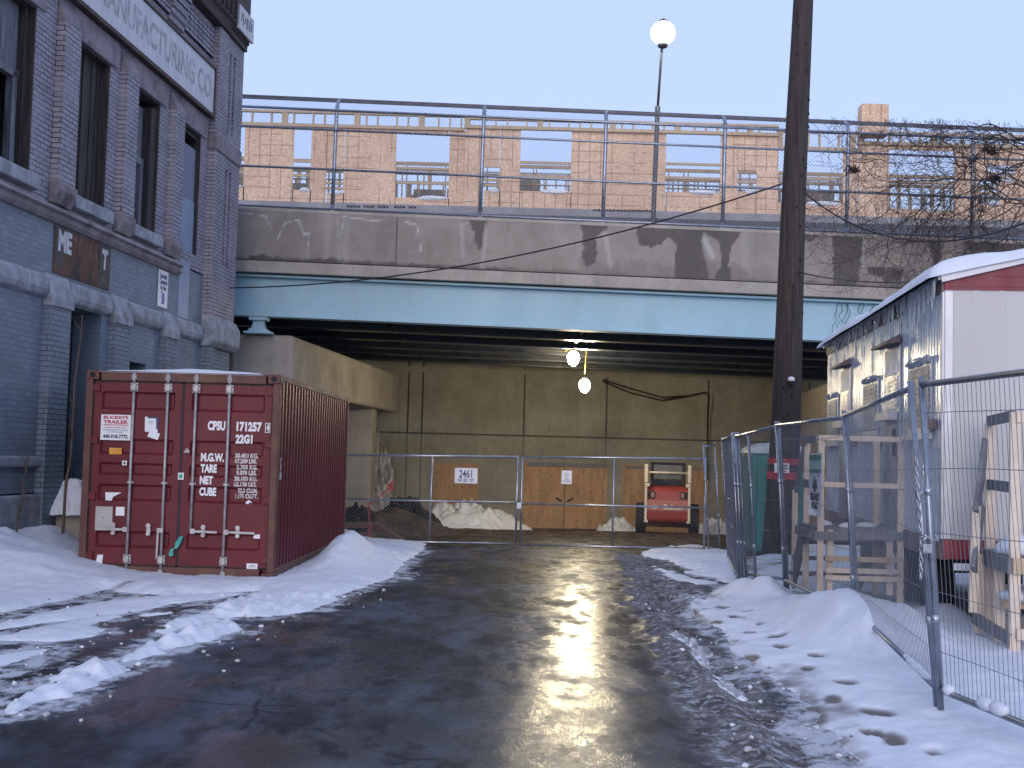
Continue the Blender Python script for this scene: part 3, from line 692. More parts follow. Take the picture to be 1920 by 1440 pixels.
m=MB(); m.lathe([(.05,-.55),(.16,-.50),(.20,-.36),(.02,-.35)],c=tuple(hd),n=20); m.build('lamp_neck',MAT_LPOLE,lp,smooth=True)
m=MB(); m.lathe([(.02,.34),(.20,.36),(.14,.45),(.02,.52)],c=tuple(hd),n=20); m.build('lamp_cap',MAT_LPOLE,lp,smooth=True)

TY=46.
tb=tag(empty('timber_building',(0,TY,0)),'unfinished timber framed building sheathed in strand board beyond the bridge','building')
def W(px,py): p=at(px,py,TY); return p.x,p.z
def osb(px0,px1,py0,py1,y=0,name='wall_panel',th=.05):
    xa,za=W((px0+px1)/2-(px1-px0)/2,(py0+py1)/2); xb,_=W(px1,(py0+py1)/2)
    z1=W((px0+px1)/2,py0)[1]; z0=W((px0+px1)/2,py1)[1]
    m=MB(); m.box(xa,xb,y-th,y,z0,z1); return m.build(name,MAT_OSB,tb)
def H28(x): return .028*(x-440)     # level lines in the picture
secs=[ # top plate px-range, y of top plate, bottom of band, base, front offset, openings(px0,px1,top,bottom), door
 (395,872,206,235,378,0.0,[(395,458,233,350),(550,583,236,353),(613,645,316,357),(742,842,242,362)]),
 (872,1456,212,232,378,-.25,[(907,937,303,347),(975,1070,230,346),(1246,1348,226,340),(1380,1416,296,336)]),
 (1456,1606,216,252,378,0.0,[(1456,1580,248,352)]),
 (1606,1960,216,240,378,-.12,[(1664,1787,248,358),(1850,1900,272,300),(1830,1870,300,345)])]
for (a,b,t,bt,base,off,ops) in secs:
    f=lambda y,x:y+H28(x)
    xsb=sorted(set([a,b]+[o_[0] for o_ in ops]+[o_[1] for o_ in ops]))
    xsb=[x for x in xsb if a<=x<=b]
    for x0,x1 in zip(xsb[:-1],xsb[1:]):
        mid=(x0+x1)/2; hit=[o_ for o_ in ops if o_[0]<mid<o_[1]]
        cuts=[(bt+0,base)]
        for (_,_,ot,ob) in hit:
            new=[]
            for (c0,c1) in cuts:
                if ob<=c0 or ot>=c1: new.append((c0,c1)); continue
                if ot-c0>4: new.append((c0,ot))
                if c1-ob>1: new.append((ob,c1))
            cuts=new
        for c0,c1 in cuts: osb(x0,x1,f(c0,mid),f(c1,mid),off)
    # stud band on top
    m=MB(); xa,zt_=W(a,f(t,a)); xb,_=W(b,f(t,b)); za=W(a,f(t,a))[1]; zb_=W(a,f(bt,a))[1]
    m.box(xa,xb,off-.16,off-.01,za-.09,za); m.box(xa,xb,off-.16,off-.01,zb_-.02,zb_+.10)
    x=xa; k=0
    while x<xb:
        m.box(x,x+(.06 if k%5 else .22),off-.15,off-.02,zb_+.10,za-.09); x+=.42+.3*((k*37)%3==0); k+=1
    m.build('stud_band',MAT_LUM,tb)
    for (o0,o1,ot,ob) in ops:
        xo0,_=W(o0,300); xo1,_=W(o1,300); z1=W(o0,f(ot,o0))[1]; z0=W(o0,f(ob,o0))[1]
        if o1-o0>28:
            m=MB()
            for fz in (.47,.24): m.box(xo0-.1,xo1+.1,off+.02,off+.10,z0+(z1-z0)*fz-.045,z0+(z1-z0)*fz+.045)
            m.build('brace',MAT_LUM,tb)
            m=MB(); m.blob(((xo0+xo1)/2+.2*(xo1-xo0),off-.02,z0),(xo1-xo0)*.28,.12,.10,12,6,.3,int(o0)); m.build('snow_ridge',MAT_SNOW,tb)
# chimney like shaft
osb(1606,1655,205,262,-.14,'shaft',.6)
# frames inside
MAT_INL=simple('shade_toned_lumber',(.36,.27,.18),.8,var=.25,scale=2)  # lumber darkened in its colour to stand in for indoor shade
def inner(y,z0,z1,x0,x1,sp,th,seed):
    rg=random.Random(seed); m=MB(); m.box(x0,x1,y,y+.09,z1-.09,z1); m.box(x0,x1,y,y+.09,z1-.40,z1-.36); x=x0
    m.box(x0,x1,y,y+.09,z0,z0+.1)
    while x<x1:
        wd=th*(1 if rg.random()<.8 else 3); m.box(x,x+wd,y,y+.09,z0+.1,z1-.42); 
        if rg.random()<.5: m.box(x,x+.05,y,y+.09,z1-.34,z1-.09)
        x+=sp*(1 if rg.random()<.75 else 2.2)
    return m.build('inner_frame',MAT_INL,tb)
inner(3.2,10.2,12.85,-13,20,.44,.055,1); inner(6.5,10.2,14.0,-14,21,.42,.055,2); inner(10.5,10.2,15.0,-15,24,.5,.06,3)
rg=random.Random(5); MAT_INP=simple('shade_toned_board',(.20,.165,.13),.8,var=.3,scale=2)  # boards greyed and darkened so the colour carries the interior shade
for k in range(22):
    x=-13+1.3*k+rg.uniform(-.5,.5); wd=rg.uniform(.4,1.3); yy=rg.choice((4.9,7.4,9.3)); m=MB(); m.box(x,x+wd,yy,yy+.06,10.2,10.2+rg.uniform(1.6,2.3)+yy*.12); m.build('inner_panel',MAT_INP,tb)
x0,_=W(380,400); x1,_=W(1990,400); zf=W(700,378+H28(700))[1]
m=MB(); m.box(x0,x1,-.40,.4,8.2,zf); m.build('foundation',MAT_CONCF,tb,bev=.03)
m=MB()
for (a,b,y) in ((655,785,391),(1112,1218,398)):
    x=a
    while x<b:
        if int((x-a)/7)%4!=3 or a>1000:
            X_,Z_=W(x,y+.028*(x-a)*.5); m.lathe([(.045,-.415),(.045,-.39)],c=(X_,0,Z_),axis='y',n=8)
        x+=5.2
m.build('tie_holes',MAT_BLACK,tb)

# ------------------------------------------------------------------ old brick factory on the left
# local frame: x along the street (away from the camera), y into the building, z up
ST=R_(4.7)
fb=tag(empty('brick_factory',(-7.9,0,0),R_(90)-ST),'old purple grey painted brick factory with boarded windows and faded signs','building')
FY=0.0
S0=9.0; S1=25.25; ZT=12.5
wins=[(15.5,16.6),(17.9,19.08),(20.12,21.22),(22.36,23.36)]
wins=[(11.0,12.05),(13.3,14.35)]+wins
ZW0,ZW1=5.22,7.50
# upper wall around the openings
m=MB(); xs_=[S0]
for a,b in wins: xs_+=[a,b]
xs_.append(S1)
for a,b in zip(xs_[::2],xs_[1::2]): m.box(a,b,0,.45,4.93,7.55)
for a,b in wins: m.box(a,b,0,.45,4.93,ZW0)
m.box(S0,S1,0,.45,7.55,ZT-2.7)
m.build('upper_wall',MAT_BR,fb)
m=MB()
m.box(S0,17.60,0,.5,.95,4.90); m.box(17.60,19.15,0,.5,3.62,4.90); m.box(19.15,20.35,0,.5,-.3,4.90); m.box(20.35,21.05,0,.5,3.0,4.90); m.box(21.05,S1,0,.5,-.3,4.90)
m.box(20.35,21.05,0,.5,-.3,2.2); m.build('lower_wall',MAT_BLU,fb)
m=MB(); m.box(S0,17.58,.02,.5,-.3,.42); m.build('basement_opening',MAT_BLACK,fb)
m=MB(); m.box(S0,17.58,-.10,.3,.42,.93); m.build('base_course',MAT_STONE,fb,bev=.03)
m=MB(); m.box(S0,17.3,-.07,.2,1.30,1.45); m.build('ledge',MAT_STONE,fb,bev=.03)
m=MB(); m.box(S0-.01,S1-.02,.44,7,-.3,ZT-2.7); m.build('inner_core',MAT_BLACK,fb)
# recessed doorway
m=MB(); m.box(17.60,19.15,.50,.56,.3,3.62); m.build('doorway_back',MAT_BLU,fb)
m=MB(); m.box(17.62,18.55,.49,.499,.75,3.16); m.build('door',MAT_BLACK,fb)
m=MB(); m.box(18.55,18.63,.44,.50,.75,3.2); m.box(17.62,18.63,.44,.50,3.16,3.24); m.build('door_frame',MAT_GREYW,fb)
m=MB(); m.box(17.62,19.1,-.55,.49,-.3,.74); m.build('stoop',MAT_CONC,fb,bev=.03)
m=MB(); m.box(20.37,21.03,.25,.3,2.2,3.0); m.build('low_window',MAT_DARKW,fb)
# openings upstairs
def window(a,b,style):
    o=empty('window',(0,0,0)); o.parent=fb
    z0,z1=ZW0,ZW1
    if style=='void':
        m=MB(); m.box(a,b,.40,.43,z0,z1); m.build('boarding',MAT_BLACK,o)
        m=MB(); m.box(a,b,.20,.24,z1-.95,z1); m.build('upper_board',MAT_GREYW,o)
        m=MB(); m.box(b-.26,b-.14,.16,.26,z0,z1-.95); m.box(a,b,.16,.26,z1-1.02,z1-.93); m.build('sash',MAT_GREYW,o)
        m=MB(); m.box(b-.12,b,.1,.4,z0,z1); m.box(b-.5,b-.28,.36,.40,z0,z1-1); m.build('frame',MAT_DARKW,o)
    elif style=='boards':
        m=MB(); n=7
        for k in range(n):
            x=a+(b-a)*k/n; m.box(x+.006,x+(b-a)/n-.006,.14+.014*((k*5)%3),.19,z0,z1-.02)
        m.build('boarding',MAT_DARKW,o)
        m=MB(); m.box(a,b,.17,.27,z1-.08,z1); m.box(b-.07,b,.1,.27,z0,z1-.08); m.build('frame',MAT_DARKW,o)
    elif style=='sash':
        m=MB(); m.box(a,b,.40,.43,z0,z1); m.build('boarding',MAT_BLACK,o)
        m=MB(); m.box(a+.05,b-.28,.2,.23,z0+1.25,z1-.15); m.build('upper_board',MAT_GREYW,o)
        m=MB(); m.box(a,b-.28,.15,.24,z0+1.13,z0+1.25); m.box(b-.40,b-.28,.15,.24,z0,z0+1.13); m.build('sash',MAT_GREYW,o)
        m=MB(); m.box(b-.27,b,.05,.42,z0,z1-.13); m.box(b-.62,b-.44,.33,.38,z0,z0+1.13); m.build('frame',MAT_DARKW,o)
    else:
        m=MB(); m.box(a,b,.09,.12,z0+.0,z1-.28); m.build('boarding',simple('painted_board',(.19,.20,.26),.6,var=.12,scale=2),o)
        m=MB(); m.box(a,b,.06,.3,z1-.1,z1); m.build('frame',MAT_DARKW,o)
        m=MB(); m.box(a+.02,b-.02,.075,.088,z0-.2,z0+1.0); m.build('lower_board',simple('blue_painted_board',(.24,.30,.40),.6,var=.1,scale=2),o)
    m=MB(); m.box(b-.035,b+.001,.012,.42,z0,z1); m.build('jamb',MAT_DARKW,o)
    m=MB(); m.box(a,b-.036,.012,.42,z1-.03,z1+.001); m.build('head_lining',MAT_DARKW,o)
    # lintel and sill
    m=MB(); m.box(a-.22,b+.22,-.03,.3,z1+.002,z1+.42); m.build('lintel',MAT_STONEP,o,bev=.015)
    if style!='panel':
        m=MB(); m.box(a-.08,b+.10,-.12,.25,z0-.20,z0-.004); m.build('sill',MAT_STONE,o,bev=.02,seg=2)
for (a,b),st in zip(wins,['void','boards','void','boards','sash','panel']): window(a,b,st)
m=MB(); m.box(22.45,22.98,-.012,.0,3.98,5.02); m.build('blue_patch',simple('blue_painted_board',(.24,.30,.40)),fb)
# pilasters
pil=[(9.8,10.5),(12.5,13.05),(14.8,15.3),(17.2,17.72),(19.45,19.93),(21.63,22.1)]
for a,b in pil:
    m=MB(); m.box(a,b,-.13,.0,5.26,7.52); m.build('pilaster',MAT_BR,fb)
    m=MB(); m.prism([(0,5.26),(-.165,5.26),(-.165,5.14),(-.08,4.96),(0,4.96)],a-.04,b+.04,'x'); m.build('pilaster_base',MAT_STONEP,fb,bev=.02)
    m=MB(); m.prism([(0,7.52),(-.13,7.52),(-.13,7.58),(0,7.88)],a,b,'x'); m.build('pilaster_cap',MAT_STONEP,fb,bev=.01)
    m=MB(); m.box(a-.02,b+.08,-.13,.0,.0,3.52); m.build('lower_pilaster',m_brick('blue_pilaster_brick',BLUE,(.05,.06,.08),(.06,.06,.08),.7) if not bpy.data.materials.get('blue_pilaster_brick') else bpy.data.materials['blue_pilaster_brick'],fb)
    m=MB(); m.prism([(0,3.52),(-.165,3.52),(-.155,3.64),(-.05,3.97),(0,3.99)],a-.05,b+.12,'x'); m.build('pilaster_cap',MAT_STONE,fb,bev=.015)
BLP=bpy.data.materials['blue_pilaster_brick']
# corner pier with grooves
def grooved(x0,x1,z0,z1,g0,g1):
    m=MB(); pr=-.16
    n=2; gw=.13; xs=[x0]; c=x0+.62
    for k in range(n): xs+=[c,c+gw]; c+=gw+.12
    xs.append(x1)
    for a,b in zip(xs[::2],xs[1::2]): m.box(a,b,pr,.0,z0,z1)
    for a,b in zip(xs[1::2],xs[2::2]): m.box(a,b,pr,0,z0,g0); m.box(a,b,pr,0,g1,z1); m.box(a,b,-.03,0,g0,g1)
    m.build('corner_pilaster',MAT_BR,fb)
grooved(23.75,S1+.02,5.0,7.35,5.2,7.1); grooved(23.75,S1+.02,7.68,9.75,7.85,9.45)
m=MB(); m.box(23.72,S1+.04,-.19,0,7.352,7.678); m.build('corner_band',MAT_STONEP,fb,bev=.02)
m=MB(); m.box(23.75,S1+.02,-.16,0,4.16,4.998); m.build('corner_pilaster',MAT_BR,fb)
m=MB(); m.prism([(0,4.155),(-.2,4.155),(-.30,3.98),(-.30,3.66),(-.2,3.56),(0,3.56)],23.70,S1+.06,'x'); m.build('corner_band',MAT_STONE,fb,bev=.03)
m=MB(); m.box(23.75,24.1,-.18,0,-.3,3.558); m.box(24.1,S1+.02,-.10,0,-.3,3.558); m.build('corner_base',BLP,fb)
# string mouldings and stone band
m=MB(); m.prism([(0,4.92),(-.10,4.92),(-.13,4.86),(-.07,4.83),(-.06,4.79),(-.10,4.76),(-.05,4.71),(0,4.71)],S0,22.35,'x'); m.build('string_course',MAT_STONEP,fb)
rgs=random.Random(3); xa=S0; pil_e=[e for a,b in pil for e in (a-.06,b+.16)]
edges=[S0]+pil_e+[23.70]
for a,b in zip(edges[::2],edges[1::2]):
    x=a+.01
    while x<b-.02:
        x2=min(b-.01,x+rgs.uniform(1.0,1.6)); 
        m=MB(); m.prism([(0,3.96),(-.04,3.95),(-.09,3.89),(-.105,3.74),(-.08,3.66),(0,3.61)],x,x2-.008,'x'); m.build('stone_band',MAT_STONE,fb,bev=.02); x=x2
# lattice brickwork under the cornice
for a,b in ((19.0,19.95),(20.15,21.35),(22.1,23.72)):
    m=MB(); m.box(a,b,-.012,0,9.12,9.70); m.build('lattice_recess',MAT_BLACK,fb)
    m=MB(); nx=max(3,int((b-a)/.23)); nzr=6
    for i in range(nx):
        for k in range(nzr):
            x=a+(b-a)*i/nx; z=9.12+.58*k/nzr; m.box(x+.025,x+(b-a)/nx-.01,-.05,-.012,z+.012,z+.58/nzr-.012)
    m.build('lattice_brick',MAT_BR,fb)
for a,b in ((21.36,22.09),(19.96,20.14)):
    for k in range(5):
        m=MB(); m.box(a-.0,b,-.04-.03*k,0,9.05+.13*k,9.18+.13*k-.004); m.build('corbel',MAT_BR,fb)
m=MB(); m.prism([(0.45,9.78),(-.20,9.78),(-.24,9.95),(-.30,10.0),(-.30,10.75),(-.5,10.95),(-.5,11.3),(-.42,11.4),(.45,11.4)],S0,24.25,'x'); m.build('cornice',MAT_CORN,fb)
m=MB(); m.prism([(0.45,9.752),(-.22,9.752),(-.22,9.86),(-.26,9.90),(-.26,11.5),(.45,11.5)],24.252,S1+.03,'x'); m.build('corner_cornice',MAT_CORN,fb)
m=MB()
for k in range(60):
    x=S0+.26*k
    if x<24.1: m.box(x,x+.06,-.36,-.301,10.05,10.7)
m.build('cornice_bracket',MAT_CORN,fb)
FM=lambda x,z,y: fb.matrix_world@Vector((x,y,z))
def onwall(x,z,y): return frame((x,y,z),(1,0,0),(0,0,1))
# signs fixed to the wall (each a thing of its own)
def wallsign(name,label,cat,x0,x1,z0,z1,y,mat,th=.03):
    o=tag(empty(name,fb.location,R_(90)-ST),label,cat)
    m=MB(); m.box(x0,x1,y,y+th,z0,z1); m.build('board',mat,o,bev=.004); return o
o=wallsign('factory_sign','long white rusty sign board with faded grey factory lettering high on the brick wall','sign',12.0,23.66,8.0,8.87,-.10,MAT_SIGNW,.05)
m=MB(); m.box(12.0,23.68,-.13,-.03,7.93,7.998); m.box(12.0,23.69,-.125,-.03,8.872,8.91); m.box(23.662,23.70,-.12,-.03,8.0,8.87); m.build('frame',simple('rusty_angle_iron',(.07,.04,.035),.7,.3,var=.4,scale=5),o)
text('MANUFACTURING CO',.60,MAT_FADE,o,onwall(18.22,8.25,-.103),ext=.0015,sx=.845,off=.012,space=1.02)
o=wallsign('corner_sign','small weathered white sign board at the top corner of the factory','sign',24.32,25.3,9.93,10.42,-.335,MAT_SIGNW,.05)
for k in range(7):
    m=MB(); rr=random.Random(k); x=24.45+.11*k; m.bar((x,-.338,10.05+rr.uniform(0,.08)),(x+rr.uniform(-.03,.06),-.338,10.30+rr.uniform(-.05,.05)),.035,.004,up=(0,1,0)); m.build('worn_lettering',MAT_INK,o)
o=wallsign('rusted_sign','rusted black and brown sign panel with remaining white letters above the doorway','sign',17.40,19.35,4.02,4.69,-.02,MAT_RUSTB,.02)
m=MB(); m.box(18.93,19.34,-.024,-.0202,4.03,4.68); m.build('bare_patch',MAT_INK,o)
m=MB(); m.prism([(17.41,4.68),(18.0,4.68),(17.96,4.45),(17.80,4.40),(17.74,4.18),(17.56,4.10),(17.41,4.22)],-.0225,-.0202,'y'); m.build('bare_patch',MAT_INK,o)
MAT_OLDW=simple('worn_white_letter_paint',(.50,.50,.52),.7,var=.3,scale=9,dirt=(.10,.06,.05),dscale=9,dth=(.55,.68))
text('ME',.40,MAT_OLDW,o,onwall(17.50,4.36,-.024),ext=.002,sx=.85,off=.02)
text('T',.40,MAT_OLDW,o,onwall(19.02,4.33,-.027),ext=.002,sx=.80,off=.02)
text('TAL A R',.40,simple('ghost_letters',(.13,.065,.045),.8,var=.3),o,onwall(17.98,4.34,-.0235),ext=.001,sx=.62,off=.01)
o=wallsign('camera_notice','tall white notice about security cameras on the factory wall','sign',21.42,21.88,4.04,4.68,-.02,MAT_WHITE,.012)
for i,t in enumerate(('Security','Cameras','In Use')): text(t,.125,MAT_NAVY,o,onwall(21.65,4.545-.10*i,-.023),ext=.001,sx=.82,off=.003,align='CENTER')
m=MB(); m.prism([(21.60,4.28),(21.70,4.30),(21.73,4.22),(21.72,4.13),(21.66,4.09),(21.60,4.13),(21.585,4.21)],-.023,-.0205,'y'); m.build('emblem',simple('violet_ink',(.16,.15,.40)),o)
m=MB(); m.box(21.56,21.63,-.024,-.0205,4.29,4.315); m.box(21.585,21.66,-.0245,-.0205,4.10,4.13); m.build('emblem',MAT_NAVY,o)
# thin saplings against the wall
MAT_TWIG=simple('bare_twig_bark',(.10,.075,.055),.85,var=.3,scale=6)
def sapling(base,top,r,label,seed,n=12):
    o=tag(empty('sapling',base),label,'sapling'); rg=random.Random(seed); b=Vector((0,0,0)); t=Vector(top)-Vector(base)
    pts=[b.lerp(t,i/9)+Vector((rg.uniform(-.02,.02),rg.uniform(-.02,.02),0))*(0 if i in (0,) else 1) for i in range(10)]
    m=MB(); m.tube(pts,[r*(1-.65*i/9) for i in range(10)],7); m.build('stem',MAT_TWIG,o,smooth=True)
    m=MB()
    for k in range(n):
        f=rg.uniform(.15,.98); p=b.lerp(t,f); L=rg.uniform(.1,.42)*(1.1-f*.5); a=rg.uniform(0,6.28); d=Vector((math.cos(a)*.6,math.sin(a)*.6,1)).normalized()
        m.tube([p,p+d*L*.5+Vector((rg.uniform(-.03,.03),0,0)),p+d*L],[.006,.004,.002],4)
    m.build('twigs',MAT_TWIG,o); return o
p1=gnd(117,1000); p1=Vector((-6.10,16.7,.25))
sapling(at(118,1000,16.6),at(153,590,17.6),.022,'tall thin bare sapling growing between the doorway and the red container',4)
sapling(at(30,1008,16.2),at(58,815,16.6),.014,'short bare sapling at the foot of the factory wall',9,7)
STOOP=at(112,960,17.65)

# ------------------------------------------------------------------ red shipping container
ct=tag(empty('shipping_container',(-4.115,15.6,-.035),R_(-.75)),'dark red steel shipping container with white lettering and snow on its roof','container')
L_,Wd,Hc=6.058,1.219,2.591
m=MB()
for sx in (-1,1):
    m.box(sx*Wd,sx*(Wd-.09),.0,.14,.118,Hc-.118); m.box(sx*Wd,sx*(Wd-.09),L_-.12,L_,.118,Hc-.118)
    m.box(sx*(Wd-.002),sx*(Wd-.07),.14,L_-.12,Hc-.075,Hc-.005); m.box(sx*(Wd-.002),sx*(Wd-.06),.14,L_-.12,.02,.17)
m.box(-Wd+.18,Wd-.18,.012,.12,Hc-.125,Hc-.002); m.box(-Wd+.18,Wd-.18,.012,.13,.03,.165); m.box(-Wd+.1,Wd-.1,L_-.1,L_-.01,.02,.16); m.box(-Wd+.1,Wd-.1,L_-.1,L_-.01,Hc-.1,Hc-.003)
m.build('frame',MAT_CRUST,ct,bev=.008)
for sx in (-1,1):
    for y0,y1 in ((0,.178),(L_-.178,L_)):
        for z0 in (0,Hc-.118):
            xa=sx*Wd-(sx*.162 if sx>0 else 0); xa,xb=sorted((sx*(Wd+.003),sx*(Wd-.16)))
            m=MB(); m.box(xa,xb,y0-(.003 if y0==0 else -0.0),y1,z0,z0+.118); c_=m.build('corner_casting',MAT_CRUST,ct,bev=.012)
            if y0==0:
                m=MB(); m.lathe([(.036,-.006),(.036,.01)],c=((xa+xb)/2,0,z0+.059),axis='y',n=14); m.build('casting_hole',MAT_BLACK,c_)
def corrug(y0,y1,z0,z1,x,sgn,per=.278,dep=.036):
    pts=[];y=y0
    while y<y1:
        for a,b in ((0,0),(.072,0),(.14,1),(.21,1)):
            if y+a<y1: pts.append((y+a,b))
        y+=per
    pts.append((y1,0)); m=MB(); vs=[];n=len(pts)
    for yy,b in pts:
        for z in (z0,z1): vs.append((x-sgn*(dep*(1-b)),yy,z))
    m.add(vs,[(2*i,2*i+2,2*i+3,2*i+1) if sgn>0 else (2*i,2*i+1,2*i+3,2*i+2) for i in range(n-1)]); return m
for sx in (-1,1): corrug(.14,L_-.12,.17,Hc-.075,sx*(Wd-.012),sx,.216).build('side_panel',MAT_CRED,ct)
m=MB(); m.box(-Wd+.07,Wd-.07,.12,L_-.1,Hc-.05,Hc-.02); m.box(-Wd+.06,Wd-.06,.12,L_-.1,.12,.15); m.build('roof_panel',MAT_CRED,ct)
# doors
ZD0,ZD1=.185,Hc-.145
def doorprof():
    bands=[(.20,.41),(.78,.99),(1.10,1.26),(1.36,1.56),(1.92,2.15)]; p=[(0.0,0)]; 
    for a,b in bands: p+=[(a,0),(a+.03,1),(b-.03,1),(b,0)]
    p.append((ZD1-ZD0,0)); return p
for sx in (-1,1):
    xa,xb=(-Wd+.105,-.018) if sx<0 else (.018,Wd-.105)
    m=MB(); p=doorprof(); ia,ib=xa+.10,xb-.10; vs=[];n=len(p)
    for z,b in p:
        y=.045+.034*b; y0=.045
        vs+=[(xa,y0,ZD0+z),(ia-.012,y0,ZD0+z),(ia+.012,y,ZD0+z),(ib-.012,y,ZD0+z),(ib+.012,y0,ZD0+z),(xb,y0,ZD0+z)]
    m.add(vs,[(6*i+k,6*i+k+1,6*i+k+7,6*i+k+6) for i in range(n-1) for k in range(5)]); m.box(xa,xb,.082,.10,ZD0,ZD1)
    d_=m.build('door',MAT_CRED,ct)
    m=MB()
    for (a,b,c,d) in ((xa-.018,xa,ZD0,ZD1),(xb,xb+.016,ZD0,ZD1),(xa,xb,ZD1,ZD1+.02),(xa,xb,ZD0-.018,ZD0)): m.box(a,b,.040,.08,c,d)
    m.build('gasket',MAT_GASKET,d_)
    for z in (.28,1.02,1.72,2.37):
        m=MB(); xh=sx*(Wd-.09); m.box(xh-.085 if sx>0 else xh-.02,xh+.02 if sx>0 else xh+.085,.012,.043,z-.045,z+.045); m.tube([(sx*(Wd-.07),.018,z-.06),(sx*(Wd-.07),.018,z+.06)],.018,8); m.build('hinge',MAT_CRED,d_,bev=.006)
MAT_LOCK=simple('worn_lock_rod_zinc',(.36,.35,.36),.5,.4,var=.25,scale=10,dirt=(.16,.09,.07),dscale=8,dth=(.6,.75))
for i,(xb,zlo) in enumerate([(-.617,.08),(-.19,.08),(.165,.60),(.585,.08)]):
    b_=empty('lock_bar',(0,0,0)); b_.parent=ct
    m=MB(); m.tube([(xb,.010,zlo),(xb,.010,Hc-.07)],.0175,10); m.build('rod',MAT_LOCK,b_,smooth=True)
    for z in [Hc-.20,1.20]+([.25] if zlo<.1 else []):
        m=MB(); w_=.05 if z!=1.20 else .042; h_=.055 if z!=1.20 else .018
        m.box(xb-w_,xb+w_,.012,.044,z-h_,z+h_); m.box(xb-.028,xb+.028,-.014,.012,z-h_*.8,z+h_*.8); m.build('bracket',MAT_LOCK,b_,bev=.006)
        m=MB()
        for sx in (-1,1):
            for sz in (-1,1): m.lathe([(.008,.006),(.008,.0115)],c=(xb+sx*(w_-.012),0,z+sz*h_*.6),axis='y',n=6)
        m.build('bolts',MAT_CRUST,b_)
    for z in [Hc-.075]+([.085] if zlo<.1 else []):
        m=MB(); m.box(xb-.032,xb+.032,-.012,.012,z-.028,z+.028); m.lathe([(.026,z-.05),(.026,z+.05)],c=(xb,-.002,0),n=8); m.build('cam_keeper',MAT_LOCK,b_,bev=.005)
    # handle
    m=MB(); hz=.615
    if i==1: m.bar((xb-.045,-.012,.60),(xb-.05,-.006,.26),.028,.012,up=(0,1,0)); m.box(xb-.06,xb+.02,-.02,.0,.585,.645)
    else:
        e={0:-1.02,2:.50,3:.97}[i]; m.bar((xb,-.012,hz),(e,-.006,hz-.006),.016,.03,up=(0,0,1)); m.box(min(xb,xb+.06*(1 if e>xb else -1)),max(xb,xb+.06*(1 if e>xb else -1)),-.022,.0,hz-.032,hz+.032)
    m.build('handle',MAT_LOCK,b_,bev=.004)
    rx={0:-.80,1:-.36,2:.325,3:.755}[i]; m=MB(); m.box(rx-.024,rx+.024,.005,.045,hz-.065,hz+.065); m.lathe([(.030,-.012),(.030,.006)],c=(rx,0,hz+.055),axis='y',n=10); m.lathe([(.026,-.012),(.026,.006)],c=(rx,0,hz-.045),axis='y',n=10); m.build('handle_catch',MAT_LOCK,b_)
def CF(px,py):     # the door front from pixel positions on an enlarged photograph of it
    t=(py-85)/1300.; return ((px-(95-35*t))/(1240.)*2*Wd-Wd, Hc*(1-t))
def dtext(body,px,py,hpx,mat=MAT_WHITE,wpx=None,y=.041,off=.0075,parent=None):
    x,z=CF(px,py); h=hpx/1300*Hc; o=text(body,h/.70,mat,parent or ct,Matrix.Identity(4),ext=.0006,off=off*h/.1)
    w0=max(v.co.x for v in o.data.vertices)-min(v.co.x for v in o.data.vertices); x00=min(v.co.x for v in o.data.vertices)
    s=(wpx/1240*2*Wd)/w0 if wpx else .85
    o.data.transform(frame((x,y,z),(1,0,0),(0,0,1))@Matrix.Diagonal((s,1,1,1))@Matrix.Translation((-x00,0,0))); return o
dtext('CPSU',868,440,52,wpx=113); dtext('171257',1052,441,52,wpx=162); dtext('4',1243,440,44,wpx=18); dtext('22G1',1047,519,50,wpx=108)
m=MB(); a,b=CF(1236,389),CF(1267,451)
for q in ((a[0],a[0]+.008,b[1],a[1]),(b[0]-.008,b[0],b[1],a[1]),(a[0]+.008,b[0]-.008,a[1]-.008,a[1]),(a[0]+.008,b[0]-.008,b[1],b[1]+.008)): m.box(q[0],q[1],.040,.0445,q[2],q[3])
m.build('lettering_box',MAT_WHITE,ct)
for t,x,y,wp in (('M.G.W.',827,637,148),('TARE',826,707,104),('NET',822,780,84),('CUBE',820,852,108)): dtext(t,x,y,47,wpx=wp)
MAT_WORNW=simple('worn_white_stencil',(.50,.46,.46),.7,var=.35,scale=20,dirt=(.18,.05,.05),dscale=25,dth=(.55,.65))
for t,x,y,wp in (('30.480 KG.',1045,611,150),('67.200 LBS.',1043,645,143),('2.300 KG.',1055,683,135),('5.070 LBS.',1055,718,131),('28.180 KG.',1041,755,150),('62.130 LBS.',1038,790,147),('33.2 CU.M.',1066,829,126),('1.170 CU.FT.',1050,863,143)):
    dtext(t,x,y,26,MAT_WORNW,wp,y=.0405)
def sticker(px0,py0,px1,py1,mat,y=.040,name='sticker',poly=None):
    m=MB()
    if poly: P=[CF(*p) for p in poly]; m.prism([(a,b) for a,b in P],y-.003,y,'y')
    else:
        a=CF(px0,py0);b=CF(px1,py1); m.box(a[0],b[0],y-.003,y,b[1],a[1])
    return m.build(name,mat,ct)
s_=sticker(188,362,376,522,MAT_WHITE,.036,'rental_sticker')
for t,x,y,h,wp,mm in (('BUCKEYE',203,388,18,158,MAT_RED),('TRAILER',203,417,20,157,MAT_RED),('SALES & RENTALS',212,447,8,140,MAT_RED),('STORAGE/ROAD TRAILERS',203,461,6,156,MAT_INK),('& CONTAINERS',232,474,6,96,MAT_INK),('440-918-7772',200,509,22,158,MAT_INK)):
    dtext(t,x,y,h,mm,wp,y=.0315,off=.006 if h>15 else .002,parent=s_)
m=MB(); a=CF(203,429);b=CF(361,424); m.box(a[0],b[0],.0315,.0329,a[1],b[1]); m.build('rule',MAT_RED,s_)
